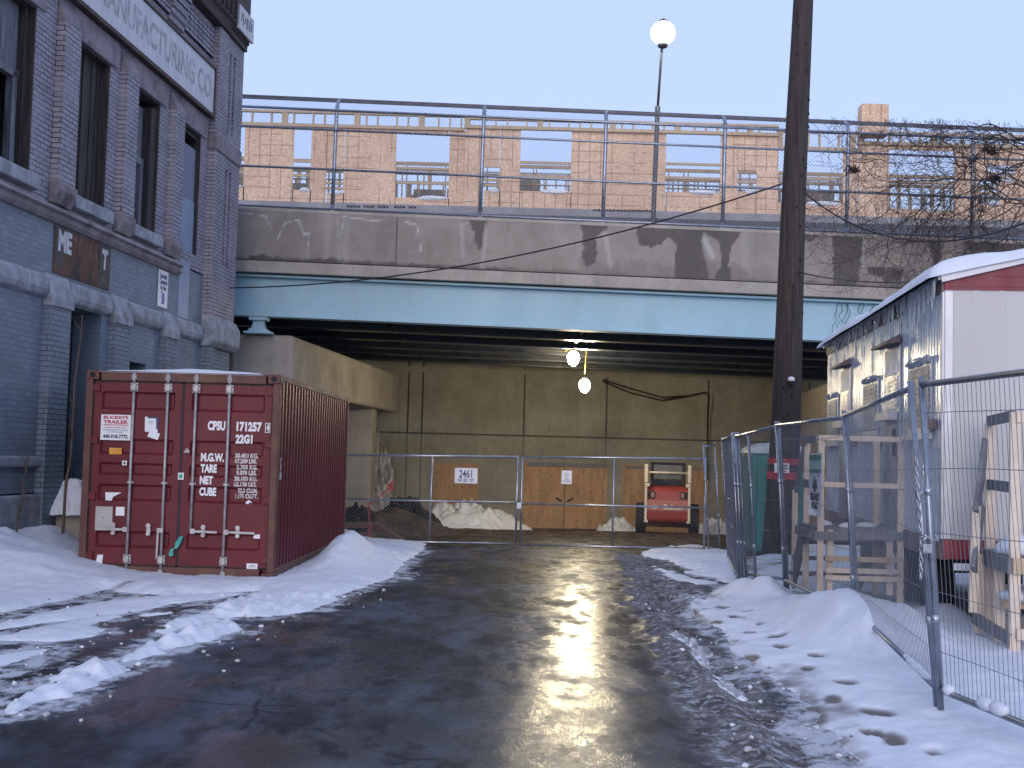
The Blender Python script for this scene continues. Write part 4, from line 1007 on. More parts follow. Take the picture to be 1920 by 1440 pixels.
sticker(476,371,552,462,MAT_NAVY,.039); sticker(0,0,0,0,MAT_WHITE,.035,poly=[(468,370),(484,370),(486,380),(538,380),(540,447),(550,449),(549,466),(468,463)])
sticker(0,0,0,0,MAT_WHITE,.033,poly=[(500,455),(566,474),(551,514),(485,494)])
for q in range(3): sticker(490,395+q*9,520,398+q*9,MAT_FADE,.0315)
sticker(243,570,322,610,simple('orange_sticker',(.62,.27,.03)),.039); sticker(327,649,356,678,MAT_WHITE,.039); sticker(336,656,347,671,MAT_INK,.0355)
sticker(0,0,0,0,MAT_WHITE,.05,poly=[(220,849),(324,849),(270,878),(262,900),(222,900)])
sticker(163,938,268,1085,simple('bare_grey_plate',(.36,.35,.33),.6,var=.1),.039); sticker(211,1006,217,1012,MAT_INK,.0355); sticker(292,938,346,993,MAT_WHITE,.039)
sticker(0,0,0,0,MAT_WHITE,.044,poly=[(178,1240),(215,1238),(208,1292),(170,1288)]); c_=sticker(1128,1268,1196,1302,MAT_WHITE,.042)
dtext('CIMC',1140,1291,14,MAT_FADE,44,y=.0385,parent=c_)
sticker(0,0,0,0,MAT_WHITE,.05,poly=[(1112,893),(1135,873),(1160,893),(1140,890),(1132,902)]); sticker(0,0,0,0,MAT_WHITE,.05,poly=[(1166,1100),(1185,1076),(1212,1078),(1216,1113),(1170,1113)])
sticker(0,0,0,0,simple('grey_scrap',(.42,.38,.38)),.038,poly=[(716,588),(738,558),(755,575),(755,590)])
MAT_GREEN=simple('green_seal',(.03,.33,.16)); sticker(685,715,721,758,MAT_WHITE,.035); sticker(691,724,713,749,MAT_GREEN,.031)
m=MB(); P=[CF(*p) for p in [(730,1108),(705,1112),(678,1155),(676,1185),(690,1190),(715,1150)]]; m.prism(P,-.02,.03,'y'); P=[CF(*p) for p in [(655,1185),(668,1190),(668,1230),(645,1238),(640,1215)]]; m.prism(P,-.02,.03,'y'); m.tube([(CF(676,1185)[0],.0,CF(676,1185)[1]),(CF(664,1195)[0],.0,CF(664,1195)[1])],.008,6)
m.build('rag',simple('teal_strap',(.07,.33,.30),.8,var=.3,scale=20),ct,bev=.006)
# scrawl on the side
m=MB(); xs_=Wd-.0; 
m.tube([(xs_-.006,.27,1.55),(xs_-.004,.22,1.52),(xs_-.004,.25,1.45),(xs_-.004,.22,1.40),(xs_-.004,.26,1.36)],.008,5); m.box(xs_-.01,xs_+.002,.20,.28,1.28,1.37)
m.build('white_scrawl',MAT_WORNW,ct)
# snow on its roof
gxs=np.linspace(-1.12,1.05,50); gys=np.linspace(.0,L_-.15,110); A_,B_=np.meshgrid(gxs,gys)
e=np.minimum.reduce([A_+1.12+.05*fbm(A_*3,B_*3,3,4),1.05-A_+.12*fbm(B_*3,A_*3,3,6),B_+.02,L_-.15-B_])
hh=.105*(1-np.exp(-np.maximum(e,0)/.22))*(.75+.35*fbm(A_*1.1,B_*1.1,3,12)+.45*np.exp(-((A_-.0)/.7)**2)*.6)-.012
rs=gridmesh('roof_snow',A_,B_,Hc-.014+hh,MAT_SNOW,attrs={'dirt':0*A_}); rs.matrix_world=Matrix.Translation(ct.location)@Matrix.Rotation(R_(-.75),4,'Z')
tag(rs,'smooth layer of snow on the roof of the red container','snow layer')

# ------------------------------------------------------------------ utility pole and wires
pb=Vector((at(1462,1019,21).x,21,.12)); pt=at(1505,0,21); ptop=pb+(pt-pb)*1.25
up=tag(empty('utility_pole',pb),'tall dark weathered wooden utility pole behind the fence with red band','utility pole')
m=MB(); d=ptop-pb; N=24; pts=[]; rs_=[]
for i in range(N+1):
    f=i/N; pts.append(d*f+Vector((.012*math.sin(f*9),.01*math.sin(f*7),0))); rs_.append(.265-.12*f+.03*math.exp(-f*10))
m.tube(pts,rs_,22); o=m.build('shaft',MAT_POLE,up,smooth=True)
def onpole(py,k=0):
    z=at(1480,py,20.8).z; f=(z-pb.z)/(d.z); return d*f,.265-.12*f+.03*math.exp(-f*10)
c0,r1=onpole(893); c1,r2=onpole(863)
MAT_BAND=simple('faded_red_band',(.36,.03,.045),.6,var=.2,scale=6)
m=MB(); q0,ra=onpole(900); q1,rb=onpole(885); q2,rc=onpole(872); q3,rd=onpole(860)
m.tube([q0,q1],[ra+.006,rb+.006],22); m.tube([q2,q3],[rc+.006,rd+.006],22); m.build('band',MAT_BAND,up,smooth=False)
nb=(q1+q2)/2; m=MB(); m.box(nb.x-.215,nb.x+.03,nb.y-.33,nb.y-.318,nb.z-.075,nb.z+.085); sg=m.build('notice',MAT_WHITE,up)
for i in range(3):
    m=MB(); zz=nb.z+.045-.045*i; m.box(nb.x-.14+.02*i,nb.x-.005-.02*(i==2),nb.y-.334,nb.y-.3302,zz-.012,zz+.012); m.build('lettering',MAT_RED if i==2 else MAT_INK,sg)
m=MB(); cz,rc=onpole(716); m.tube([(cz.x,cz.y-rc+.03,cz.z),(cz.x,cz.y-rc-.10,cz.z+.03)],.03,8); m.blob((cz.x,cz.y-rc-.10,cz.z+.035),.06,.06,.045,12,8); m.build('dome_camera',MAT_WHITE,up,smooth=True)
m=MB(); m.blob((cz.x,cz.y-rc-.10,cz.z-.02),.05,.05,.05,12,8); m.build('camera_lens',MAT_BLACK,up,smooth=True)
m=MB(); rg=random.Random(8)
for k in range(26):
    py=rg.uniform(30,820); q,r=onpole(py); a=rg.uniform(-2.6,-.5); p=Vector((q.x+math.cos(a)*r,q.y+math.sin(a)*r,q.z)); m.blob(p,.02,.02,.028,6,5)
m.build('bolt_heads',MAT_BLACK,up)
def wire(name,pts,label,sag,r=.012,n=24):
    P=[]; 
    for a,b in zip(pts[:-1],pts[1:]):
        a,b=Vector(a),Vector(b)
        for i in range(n): f=i/n; P.append(a.lerp(b,f)-Vector((0,0,sag*4*f*(1-f))))
    P.append(Vector(pts[-1])); m=MB(); m.tube(P,r,6); return tag(m.build(name,MAT_CABLE),label,'cable')
wire('overhead_cable',[at(420,540,24.9),at(1466,345,20.75)],'black overhead cable from the factory corner up to the utility pole',.42,.014)
wire('overhead_cable',[at(1509,362,20.75),at(1960,402,15)],'black overhead cable sagging from the pole across the bare vine branches',.55,.013)
wire('overhead_cable',[at(1497,510,20.75),at(1712,529,15.5)],'thin black cable from the pole down to the trailer roof',.06,.012)

# ------------------------------------------------------------------ site office trailer
def m_trailer():
    n=NT('glossy_white_siding'); g=n.tc.outputs['Object']
    c=n.mix(n.ramp(n.noise(2,n.map((1,1,.3)),5),.3,.7),(.50,.55,.62),(.60,.64,.69))
    c=n.mix(n.ramp(n.noise(2.5,n.map((2.5,2.5,.12),loc=(4,1,2)),6,.7),.6,.8,0,.45),c,(.33,.30,.28))
    return n.out(c,n.ramp(n.noise(6,g,4),.3,.7,.17,.30),0,n.bump(n.noise(5,n.map((1,1,.4)),5,.6),.06,.01),.55)
MAT_TRW=m_trailer()
MAT_TRE=simple('white_end_siding',(.50,.49,.48),.6,var=.05,scale=2,stretch=(1,1,.3),dirt=(.42,.40,.37),dscale=2,dth=(.65,.95))
MAT_MAR=simple('maroon_trim_paint',(.20,.022,.035),.5,var=.2,scale=4)
MAT_SHUT=simple('grey_shutter',(.23,.23,.26),.5,var=.12,scale=6)
MAT_TRIM=simple('pale_aluminium_trim',(.48,.49,.52),.4,.4,var=.1)
MAT_BRNT=simple('brown_skirt_steel',(.16,.115,.115),.6,var=.3,scale=3)
tr=tag(empty('site_trailer',(4.02,11.6,0),R_(90-5.7)),'white site office trailer with maroon trim and icicles hanging from its snowy eave','trailer')
TL,TW,ZE,Z0=7.1,3.05,3.36,.95
# ribbed side
pts=[];s=0.0
while s<TL:
    for a,b in ((0,0),(.022,.005),(.05,.005),(.072,0)): pts.append((s+a,b))
    s+=.115
pts=[p for p in pts if p[0]<TL]+[(TL,0)]
m=MB(); vs=[]
for a,b in pts: vs+=[(a,b,Z0),(a,b,ZE)]
m.add(vs,[(2*i,2*i+1,2*i+3,2*i+2) for i in range(len(pts)-1)]); m.build('side_wall',MAT_TRW,tr)
pe=[];y=0.
while y>-TW:
    for a,b in ((0,0),(.03,-.006),(.06,-.006),(.09,0)): pe.append((y-a,b))
    y-=.24
pe=[p for p in pe if p[0]>-TW]+[(-TW,0)]
m=MB(); vs=[]
for a,b in pe: vs+=[(b-.004,a,Z0),(b-.004,a,3.27)]
m.add(vs,[(2*i,2*i+2,2*i+3,2*i+1) for i in range(len(pe)-1)]); m.build('end_wall',MAT_TRE,tr)
m=MB(); m.box(.02,TL-.02,-TW+.02,-.02,Z0-.02,ZE-.02); m.build('core',MAT_BLACK,tr)
m=MB(); m.prism([(.0,3.27),(.0,ZE),(-TW/2,ZE+.36),(-TW,ZE),(-TW,3.27)],-.02,.1,'x'); m.build('gable',MAT_MAR,tr)
m=MB()
for z in (3.30,3.40,3.5): m.box(-.026,-.0202,-TW+.1+(z-3.3)*4,-.05-(z-3.3)*4,z,z+.012)
m.build('gable_ribs',MAT_MAR,tr)
m=MB(); m.bar((-.04,.04,ZE+.01),(-.04,-TW/2,ZE+.40),.05,.07); m.bar((-.04,-TW-.04,ZE+.01),(-.04,-TW/2,ZE+.40),.05,.07); m.build('barge_board',MAT_WHITE,tr)
m=MB(); m.prism([(.06,ZE),(-TW/2,ZE+.38),(-TW-.06,ZE),(-TW-.06,ZE+.04),(-TW/2,ZE+.43),(.06,ZE+.04)],-.03,TL+.05,'x'); m.build('roof',MAT_TRIM,tr)
m=MB(); m.box(.0,TL,.0,.022,3.25,ZE-.002); m.build('eave_band',MAT_BRNT,tr)
m=MB(); m.box(-.03,.05,-.0,.026,Z0,3.249); m.box(-.022,.0,-.08,-.001,Z0,3.26); m.build('corner_trim',MAT_TRIM,tr,bev=.006)
m=MB(); m.box(-.03,.0,-TW,.0,.77,Z0-.002); m.build('end_skirt',MAT_MAR,tr)
m=MB(); m.box(.0,TL,-.05,.012,.76,Z0-.003); m.build('side_skirt',MAT_BRNT,tr)
m=MB(); m.box(.1,TL-.1,-.75,-.6,.55,.76); m.box(.1,TL-.1,-2.4,-2.25,.55,.76)
for k in range(6): m.box(.3+k*1.25,.4+k*1.25,-2.9,-.1,.62,.74)
m.build('chassis',MAT_BLACK,tr)
for sx,yy in ((1.6,-.32),(2.5,-.32),(1.6,-2.7),(2.5,-2.7)):
    m=MB(); m.lathe([(.14,-.11),(.30,-.12),(.36,-.09),(.375,0),(.36,.09),(.30,.12),(.14,.11)],c=(sx,yy,.40),axis='y',n=22); w_=m.build('wheel',MAT_RUBBER,tr,smooth=True)
    m=MB(); m.lathe([(.06,.06),(.15,.05),(.2,.115),(.19,.125)],c=(sx,yy,.40),axis='y',n=18); m.build('rim',MAT_CRUST,w_,smooth=True)
for sx in (.35,4.2,6.6):
    m=MB(); m.box(sx-.2,sx+.2,-.8,-.4,.05,.25); m.box(sx-.16,sx+.16,-.76,-.44,.25,.55); m.build('block_pier',MAT_CONC,tr,bev=.01)
m=MB(); m.box(-.05,-.032,-.24,-.09,.67,.735); m.build('plate',MAT_WHITE,tr)
def twindow(a,b,z0,z1,nm='window'):
    m=MB(); m.box(a,b,.006,.028,z0,z1); f_=m.build(nm,MAT_TRIM,tr,bev=.004)
    m=MB(); m.box(a+.06,b-.06,.028,.034,z0+.06,z1-.06); m.build('shutter',MAT_SHUT,f_)
    m=MB(); n=int((z1-z0-.12)/.055)
    for k in range(n): m.box(a+.065,b-.065,.034,.040,z0+.065+k*.055,z0+.065+k*.055+.035)
    m.build('slats',MAT_SHUT,f_)
    m=MB(); m.box(a-.04,b+.04,.01,.075,z0-.07,z0-.005); m.build('sill',MAT_TRIM,f_)
    m=MB(); rg=random.Random(int(a*100)); x=a
    m.blob(((a+b)/2,.03,z1+.01),(b-a)*.52,.05,.03,12,6)
    while x<b: m.blob((x,.045,z1+.0),.02,.02,rg.uniform(.02,.05),6,5); x+=rg.uniform(.03,.07)
    m.build('ice_crust',MAT_ICE,f_,smooth=True)
twindow(.40,1.42,1.95,2.66); twindow(3.05,3.98,1.97,2.65); twindow(5.95,6.85,1.95,2.60)
def tdoor(a,b):
    m=MB(); m.box(a-.06,b+.06,.006,.026,.90,2.93); d_=m.build('door',MAT_TRIM,tr,bev=.004)
    m=MB(); m.box(a,b,.026,.040,.93,2.10); m.build('lower_panel',MAT_SHUT,d_,bev=.004)
    m=MB(); m.box(a+.02,b-.02,.026,.038,2.24,2.60)
    for k in range(7): m.box(a+.06,b-.2,.038,.046,2.27+k*.045,2.295+k*.045)
    m.build('louvre',MAT_TRIM,d_)
    m=MB(); m.box(a+.02,b-.02,.026,.034,2.62,2.90); m.build('transom',MAT_WHITE,d_)
    m=MB(); m.box(a+.04,a+.10,.040,.07,1.72,2.02); m.build('handle',MAT_BLACK,d_)
    m=MB(); m.box(a-.02,b+.04,.03,.13,2.11,2.21); m.build('letter_box',MAT_TRIM,d_,bev=.008)
    m=MB(); m.prism([(.026,2.95),(.17,2.93),(.17,2.96),(.026,3.04)],a-.10,b+.12,'x'); m.build('door_hood',MAT_BRNT,d_)
tdoor(1.90,2.60); tdoor(5.0,5.68)
for sx,z in ((.30,2.02),(2.95,1.88),(4.55,1.90)):
    m=MB(); m.box(sx-.09,sx+.09,.01,.09,z-.05,z+.05); m.build('wall_lamp',MAT_BRNT,tr,bev=.01)
# icicles (each its own part) and a frozen sheet
rg=random.Random(11); x=.05; cnt=0
protos=[]
for k in range(6):
    L=[.16,.22,.28,.36,.46,.60][k]; m=MB(); m.tube([(0,0,.03),(.002,0,0),(.004,.002,-L*.3),(.0,.003,-L*.65),(-.002,0,-L)],[.020,.024,.017,.010,.002],7); protos.append(m)
meshes=[]
for k,m in enumerate(protos):
    o=m.build('icicle',MAT_ICE,tr,smooth=True); o.location=(.1+.2*k,.075,ZE-.02); meshes.append(o)
while cnt<76 and x<TL:
    o=meshes[min(5,int(abs(rg.gauss(0,1))*2.2))].copy(); COL.objects.link(o); o.location=(x,.055+rg.uniform(-.02,.03),ZE-.015+rg.uniform(-.01,.02)); o.rotation_euler=(0,0,rg.uniform(0,6)); s=rg.uniform(.5,.85); o.scale=(s,s,s)
    x+=rg.uniform(.04,.12); cnt+=1
x=.1
while x<TL-.1:
    m=MB()
    L=rg.uniform(.15,.5); z=3.25-rg.uniform(0,.25); q=[(x+rg.uniform(-.004,.004),.016,z-L*i/6) for i in range(7)]; m.tube(q,[.005,.009,.010,.008,.010,.006,.002],6); x+=rg.uniform(.25,.7)
    m.build('frozen_drip',MAT_ICE,tr,smooth=True)
# roof snow
sx_=np.linspace(-.10,TL+.08,90); sy_=np.linspace(.17,-TW-.15,70); A_,B_=np.meshgrid(sx_,sy_)
e=np.minimum.reduce([A_+.12,TL+.10-A_,.19-B_,B_+TW+.17])
roofz=ZE+.04+np.where(B_>-TW/2,(.06-B_),(B_+TW+.06))*.245
hh=.15*(1-np.exp(-np.maximum(e,0)/.09))*(.85+.4*fbm(A_*1.3,B_*1.3,3,51))
zz=np.minimum(roofz,ZE+.04+.245*1.5)+hh-.06*np.exp(-e/.05)
ts=gridmesh('roof_snow',A_,B_,zz,MAT_SNOW,attrs={'dirt':0*A_}); ts.matrix_world=Matrix.Translation((4.02,11.6,0))@Matrix.Rotation(R_(90-5.7),4,'Z')
tag(ts,'thick rounded snow layer on the sloping trailer roof','snow layer')

# ------------------------------------------------------------------ timber steps
def lumber(name,loc,rz,label): return tag(empty(name,loc,rz),label,'steps')
def bd(o,nm,p,q,wd,ht,mat,up=(0,0,1)):
    m=MB(); m.bar(p,q,wd,ht,up); return m.build(nm,mat,o,bev=.004)
st=lumber('timber_steps',(3.31,13.3,0),R_(-2),'raw timber steps with guard rails and landing along the trailer side')
PW=.066
for (x,y,z0,z1) in ((0,0,.20,1.92),(.84,0,.15,1.90),(.05,1.0,.22,1.93),(.84,1.0,.15,1.9),(.11,.04,.25,.92),(.74,.05,.25,.92),(.04,1.62,.15,1.30)):
    bd(st,'post',(x,y,z0),(x,y,z1),PW,.045,MAT_LUMF)
for z in (1.895,1.40): bd(st,'rail',(0,-.03,z),(.87,-.03,z),.038,.055,MAT_LUMF); bd(st,'rail',(-.04,0,z-.02),(.02,1.04,z-.0),.04,.09,MAT_LUMG)
m=MB()
for k in range(7): m.box(-.02,.87,.02+.142*k,.02+.142*k+.132,.905,.94)
m.build('deck_board',MAT_LUMG,st)
bd(st,'joist',(-.03,-.045,.86),(.89,-.045,.875),.04,.085,MAT_LUMG); bd(st,'joist',(-.05,-.03,.86),(-.05,1.05,.86),.04,.10,MAT_LUMG)
for z,y in ((.62,-.02),(.50,-.04),(.42,-.02)): bd(st,'brace',(.05,y,z),(.86,y,z),.035,.055,MAT_LUMF if z<.6 else MAT_LUM)
bd(st,'stringer',(.03,1.0,.84),(.05,1.75,.22),.045,.24,MAT_LUMG); bd(st,'stringer',(.82,1.0,.84),(.82,1.75,.22),.045,.24,MAT_LUMG)
bd(st,'handrail',(.03,1.0,1.86),(.05,1.65,1.28),.04,.09,MAT_LUMG)
for k in range(3):
    m=MB(); m.box(.0,.84,1.05+.22*k,1.31+.22*k,.70-.2*k,.735-.2*k); m.build('tread',MAT_LUMG,st)
m=MB()
for (x,y,s) in ((.35,.3,.10),(.62,.55,.13),(.2,.7,.09)): m.blob((x,y,.94),s,s*.9,.05,10,6,.1,int(x*100),0.0)
m.build('snow_lump',MAT_SNOW,st,smooth=True)
s2=lumber('timber_steps',(4.16,10.30,0),R_(-4),'raw timber steps heaped with snow against the white trailer end')
for (x,y,z0,z1) in ((0,0,.08,2.08),(.10,.98,.15,2.02),(1.1,0,.08,2.08),(1.15,.95,.1,2.02),(.05,.55,.12,.82),(-.02,.90,.15,.85),(.5,0,.1,.82)):
    bd(s2,'post',(x,y,z0),(x,y,z1),.085,.045,MAT_LUMF)
bd(s2,'rail',(-.02,-.01,2.05),(.09,1.0,2.04),.04,.09,MAT_LUMG); bd(s2,'rail',(-.02,-.01,1.46),(.09,1.0,1.47),.04,.09,MAT_LUMG); bd(s2,'rail',(.0,-.03,2.04),(1.15,-.03,2.04),.04,.09,MAT_LUMF)
m=MB()
for k in range(7): m.box(.0,1.2,.02+.142*k,.02+.142*k+.132,.86,.895)
m.build('deck_board',MAT_LUMG,s2)
bd(s2,'joist',(-.045,-.04,.82),(-.045+.08,1.02,.82),.04,.13,MAT_LUMG); bd(s2,'joist',(-.03,-.045,.82),(1.2,-.045,.82),.04,.13,MAT_LUM)
bd(s2,'brace',(-.045,.95,.28),(-.04,-.02,.22),.04,.10,MAT_LUMG); bd(s2,'brace',(.0,.3,.50),(1.15,.3,.50),.04,.12,MAT_LUM); bd(s2,'brace',(.0,-.05,.27),(1.15,-.05,.27),.04,.09,MAT_LUMF)
bd(s2,'newel',(-.12,.72,.35),(-.10,.72,1.28),.075,.045,MAT_LUMF)
bd(s2,'handrail',(.06,.98,1.86),(-.10,.70,1.22),.04,.13,MAT_LUMG); bd(s2,'stringer',(.02,.95,1.28),(-.13,.66,.72),.04,.13,MAT_LUMG)
for k,(x,y,a,b) in enumerate(((.18,.45,.20,.17),(.5,.35,.30,.26),(.85,.5,.3,.2))):
    m=MB(); m.blob((x,y,.89),a,a*1.1,b,14,8,.05,k,0.0); m.build('snow_heap',MAT_SNOW,s2,smooth=True)
m=MB(); m.blob((.3,.3,.55),.35,.25,.06,12,6,.1,4); m.build('snow_heap',MAT_SNOW,s2,smooth=True)
# assembly point sign on the first steps
sg=tag(empty('assembly_sign',(3.205,13.40,1.07)),'narrow white assembly point sign with green header fixed to the timber steps','sign')
SGM=frame((-.0,0,0),(0.05,-1,0.0),(0,0,1))      # reads from the road
def sbox(x0,x1,z0,z1,d,mat,nm):
    m=MB(); m.box(x0,x1,z0,z1,d,d+.004); o=m.build(nm,mat,sg); o.data.transform(SGM); return o
sbox(0,.46,0,.66,-.004,MAT_WHITE,'board'); MAT_GRN=simple('green_sign_paint',(.02,.22,.13))
sbox(.03,.43,.58,.64,.002,MAT_GRN,'header'); sbox(.03,.43,.45,.49,.002,MAT_GRN,'header'); sbox(.03,.43,.49,.58,.0015,simple('pale_green_sign',(.30,.45,.42)),'header')
text('ASSEMBLY',.10,MAT_INK,sg,SGM@Matrix.Translation((.23,.165,.003)),sx=.72,off=.004,align='CENTER',ext=.001)
text('POINT',.10,MAT_INK,sg,SGM@Matrix.Translation((.23,.075,.003)),sx=.75,off=.004,align='CENTER',ext=.001)
m=MB()
for (x,z,s) in ((.23,.36,.030),(.18,.335,.026),(.285,.335,.026),(.23,.30,.028)):
    m.lathe([(s*.6,.0),(s*.6,.004)],c=(x,z+.038,0),n=10); m.prism([(x-s,z-.05),(x+s,z-.05),(x+s*.9,z+.012),(x-s*.9,z+.012)],0,.004+.0007*(x*10%3),'z')
for sx in (-1,1):
    for sz in (-1,1): x,z=.23+sx*.12,.33+sz*.085; m.prism([(x-.018,z),(x+.018,z),(x,z-.022*sz*-1)],0,.004,'z')
o=m.build('people_icon',MAT_INK,sg); o.data.transform(SGM@Matrix.Translation((0,0,.001)))

# ------------------------------------------------------------------ temporary fence panels
def fpanel(a,b,za,zb,zta,ztb,label,sp=.05,posts_=(1,1),wr=.0020,lean=(.066,.066)):
    ax,ay=a;bx,by=b; o=tag(empty('temporary_fence',(ax,ay,0)),label,'fence panel','temporary mesh fence panels beside the trailer')
    dx,dy=bx-ax,by-ay; L=math.hypot(dx,dy)
    P=lambda t,z0:(dx*t,dy*t,z0)
    la=lambda t:za+(zb-za)*t; lt=lambda t:zta+(ztb-zta)*t
    for t in (0,1):
        m=MB(); m.tube([P(t,la(t)-.12),P(t,lt(t)+.05)],.0205,10)
        m.build('post',MAT_GALVD,o,smooth=True)
        for z in (.35,.75):
            m=MB(); m.lathe([(.027,lt(t)-z*2),(.027,lt(t)-z*2+.05)],c=P(t,0),n=10); m.build('collar',MAT_GALV,o,smooth=True)
    m=MB(); m.tube([P(.0,lt(0)),P(1,lt(1))],.0205,10); m.build('top_rail',MAT_GALVD,o,smooth=True)
    m=MB(); m.tube([P(.0,la(0)),P(1,la(1))],.0205,10); m.build('bottom_rail',MAT_GALVD,o,smooth=True)
    m=MB(); n=int(L/sp); rg=random.Random(int(L*1000))
    for k in range(1,n):
        t=k/n; bow=.012*math.sin(t*9); q=[(dx*t-dy/L*bow*f,dy*t+dx/L*bow*f,la(t)+(lt(t)-la(t))*z) for z,f in ((0,0),(.35,1),(.7,-.6),(1,0))]; m.tube(q,wr,4,cap=False)
    for z in (.12,.32,.52,.72,.9):
        q=[(dx*t,dy*t,la(t)+(lt(t)-la(t))*z+.012*math.sin(t*7+z*9)) for t in [i/8 for i in range(9)]]; m.tube(q,wr*1.2,4,cap=False)
    m.build('mesh_infill',simple('fence_wire_steel',(.19,.205,.235),.5,.5),o)
    for ch in o.children:
        for v in ch.data.vertices: t_=(v.co.x*dx+v.co.y*dy)/(L*L); v.co.x-=(lean[0]+(lean[1]-lean[0])*t_)*(v.co.z-za)
    return o
bX=lambda px,py,Y:at(px,py,Y).x
fpanel((bX(1762,1300,7.93),7.93),(3.30,4.35),.215,.16,2.13,2.15,'nearest mesh fence panel cut by the right edge with snow on its bottom rail')
fpanel((bX(1754,1270,8.02),8.02),(bX(1604,1130,11.48),11.48),.215,.30,2.11,2.06,'mesh fence panel running from the chained post past the trailer corner',lean=(.090,.066))
fpanel((bX(1608,1130,11.56),11.56),(bX(1471,1092,15.02),15.02),.25,.22,2.05,2.07,'mesh fence panel in front of the timber steps and assembly sign')
fpanel((bX(1476,1092,15.14),15.14),(bX(1397,1092,17.25),17.25),.22,.08,2.07,1.98,'mesh fence panel just in front of the foot of the utility pole')
fpanel((bX(1417,1096,16.72),16.72),(bX(1392,1092,17.36),17.36),.06,.02,1.98,1.98,'short swung fence gate standing open left of the utility pole',.05)
fpanel((3.24,17.5),(4.05,23.1),-.02,-.12,1.98,2.03,'far mesh fence panel seen nearly edge on before the gate',.06)
fpanel((4.42,26.15),(4.10,25.62),-.18,-.16,1.98,1.92,'farthest short fence panel standing at the end of the chain link gate',.05)
# chain and padlock on the paired posts
m=MB(); CX=(bX(1762,1300,7.93)+bX(1754,1270,8.02))/2-.064*.95; ch=[(CX+.05*math.cos(t),7.97+.05*math.sin(t),1.16+.012*math.sin(2*t)) for t in [i*2*math.pi/16 for i in range(17)]]
def links(pts,r=.0055,sz=.018):
    for i,p in enumerate(pts[:-1]):
        p=Vector(p);q=Vector(pts[i+1]); d=(q-p); L=d.length; d.normalize(); n1=d.orthogonal().normalized()
        if i%2: n1=d.cross(n1)
        c=(p+q)/2; m.tube([c+d*(L*.68*math.cos(t))+n1*(sz*.6*math.sin(t)) for t in [k*2*math.pi/10 for k in range(11)]],r,5,cap=False)
links(ch); links([(CX-.055-.006*(k%2),7.95,1.14-.034*k) for k in range(8)]); links([(CX-.06-.0022*k+.004*(k%2),7.97,1.20+.036*k) for k in range(14)],.005,.017)
o=tag(empty('fence_chain',(0,0,0)),'steel chain with padlock holding the two nearest fence posts together','chain'); m.build('chain',MAT_GALV,o,smooth=True)
m=MB(); m.box(CX-.065,CX-.005,7.885,7.91,1.065,1.125); c_=m.build('padlock',MAT_GALV,o,bev=.006)
m=MB(); m.tube([(CX-.055,7.90,1.12),(CX-.055,7.90,1.155),(CX-.035,7.90,1.17),(CX-.015,7.90,1.155),(CX-.015,7.90,1.12)],.006,6); m.build('shackle',MAT_GALV,c_,smooth=True)
for k,(t,s) in enumerate(((.06,.055),(.22,.075),(.30,.06))):
    pass
m=MB()
for t,s,l in ((.035,.045,1.1),(.15,.05,2.2),(.19,.052,2.0),(.33,.05,3)): m.blob((bX(1762,1300,7.93)+.58*t,7.93-3.58*t,.235),s,s*l,s*.8,14,9,.10,int(t*100))
tag(m.build('rail_snow',MAT_SNOW,smooth=True),'lumps of snow sitting on the bottom rail of the nearest fence panel','snow lump')
m=MB()
for t,s in ((.07,.04),(.13,.05),(.19,.045),(.25,.035)): m.blob((bX(1754,1270,8.02)+.5*t,8.02+3.46*t,.24+.08*t),s,s*4.5,s*.7,14,9,.08,int(t*100))
tag(m.build('rail_snow',MAT_SNOW,smooth=True),'strip of snow on the bottom rail left of the chained posts','snow lump')

# ------------------------------------------------------------------ double gate of chain link
def gate(x0,x1,xm,label):
    o=tag(empty('chain_link_gate',(x0,25.7,-.2)),label,'gate','chain link gate leaves across the road'); w_=x1-x0
    zt0,zt1=1.76+.008*(x0+3.3)*2,1.76+.008*(x1+3.3)*2
    m=MB(); r=.024
    m.tube([(.03,0,.02),(.03,0,zt0)],r,10); m.tube([(w_-.03,0,.02),(w_-.03,0,zt1)],r,10); m.tube([(.0,0,zt0),(w_,0,zt1)],r,10); m.tube([(.0,0,.02),(w_,0,.03)],r,10)
    m.build('frame',MAT_GALV,o,smooth=True)
    m=MB(); m.tube([(xm-x0,0,.02),(xm-x0,0,(zt0+zt1)/2)],.02,8); m.build('stile',MAT_GALV,o,smooth=True)
    m=MB(); m.tube([(.0,0,.86),(w_,0,.87)],.02,8); m.build('mid_rail',MAT_GALV,o,smooth=True)
    m=MB(); chain(m,.0,w_,.03,zt0-.01,.075,.0014,lambda z:-.02); m.build('chain_link_mesh',MAT_WIRE,o)
    return o
gate(-3.45,.19,-1.60,'left chain link gate leaf carrying the house number sign'); gate(.225,4.05,2.14,'right chain link gate leaf carrying the no smoking sign')
m=MB(); m.tube([(.15+.1*math.cos(t)*.7,25.7+.08*math.sin(t),.70+.02*math.sin(2*t)) for t in [i*.4 for i in range(17)]],.014,6)
m.box(.17,.25,25.6,25.65,.56,.68); tag(m.build('gate_chain',MAT_GALVD),'chain looped round the meeting posts of the two gate leaves','chain')
g1=at(853,877,25.64); g2=at(895,907,25.64)
o=tag(empty('house_number_sign',(g1.x,25.64,g2.z)),'white street address sign reading 2461 on the left gate leaf','sign'); w_,h_=g2.x-g1.x,g1.z-g2.z
m=MB(); m.box(0,w_,-.006,.0,0,h_); m.build('board',MAT_WHITE,o,bev=.003)
FR=lambda x,z:frame((x,-.008,z),(1,0,0),(0,0,1))
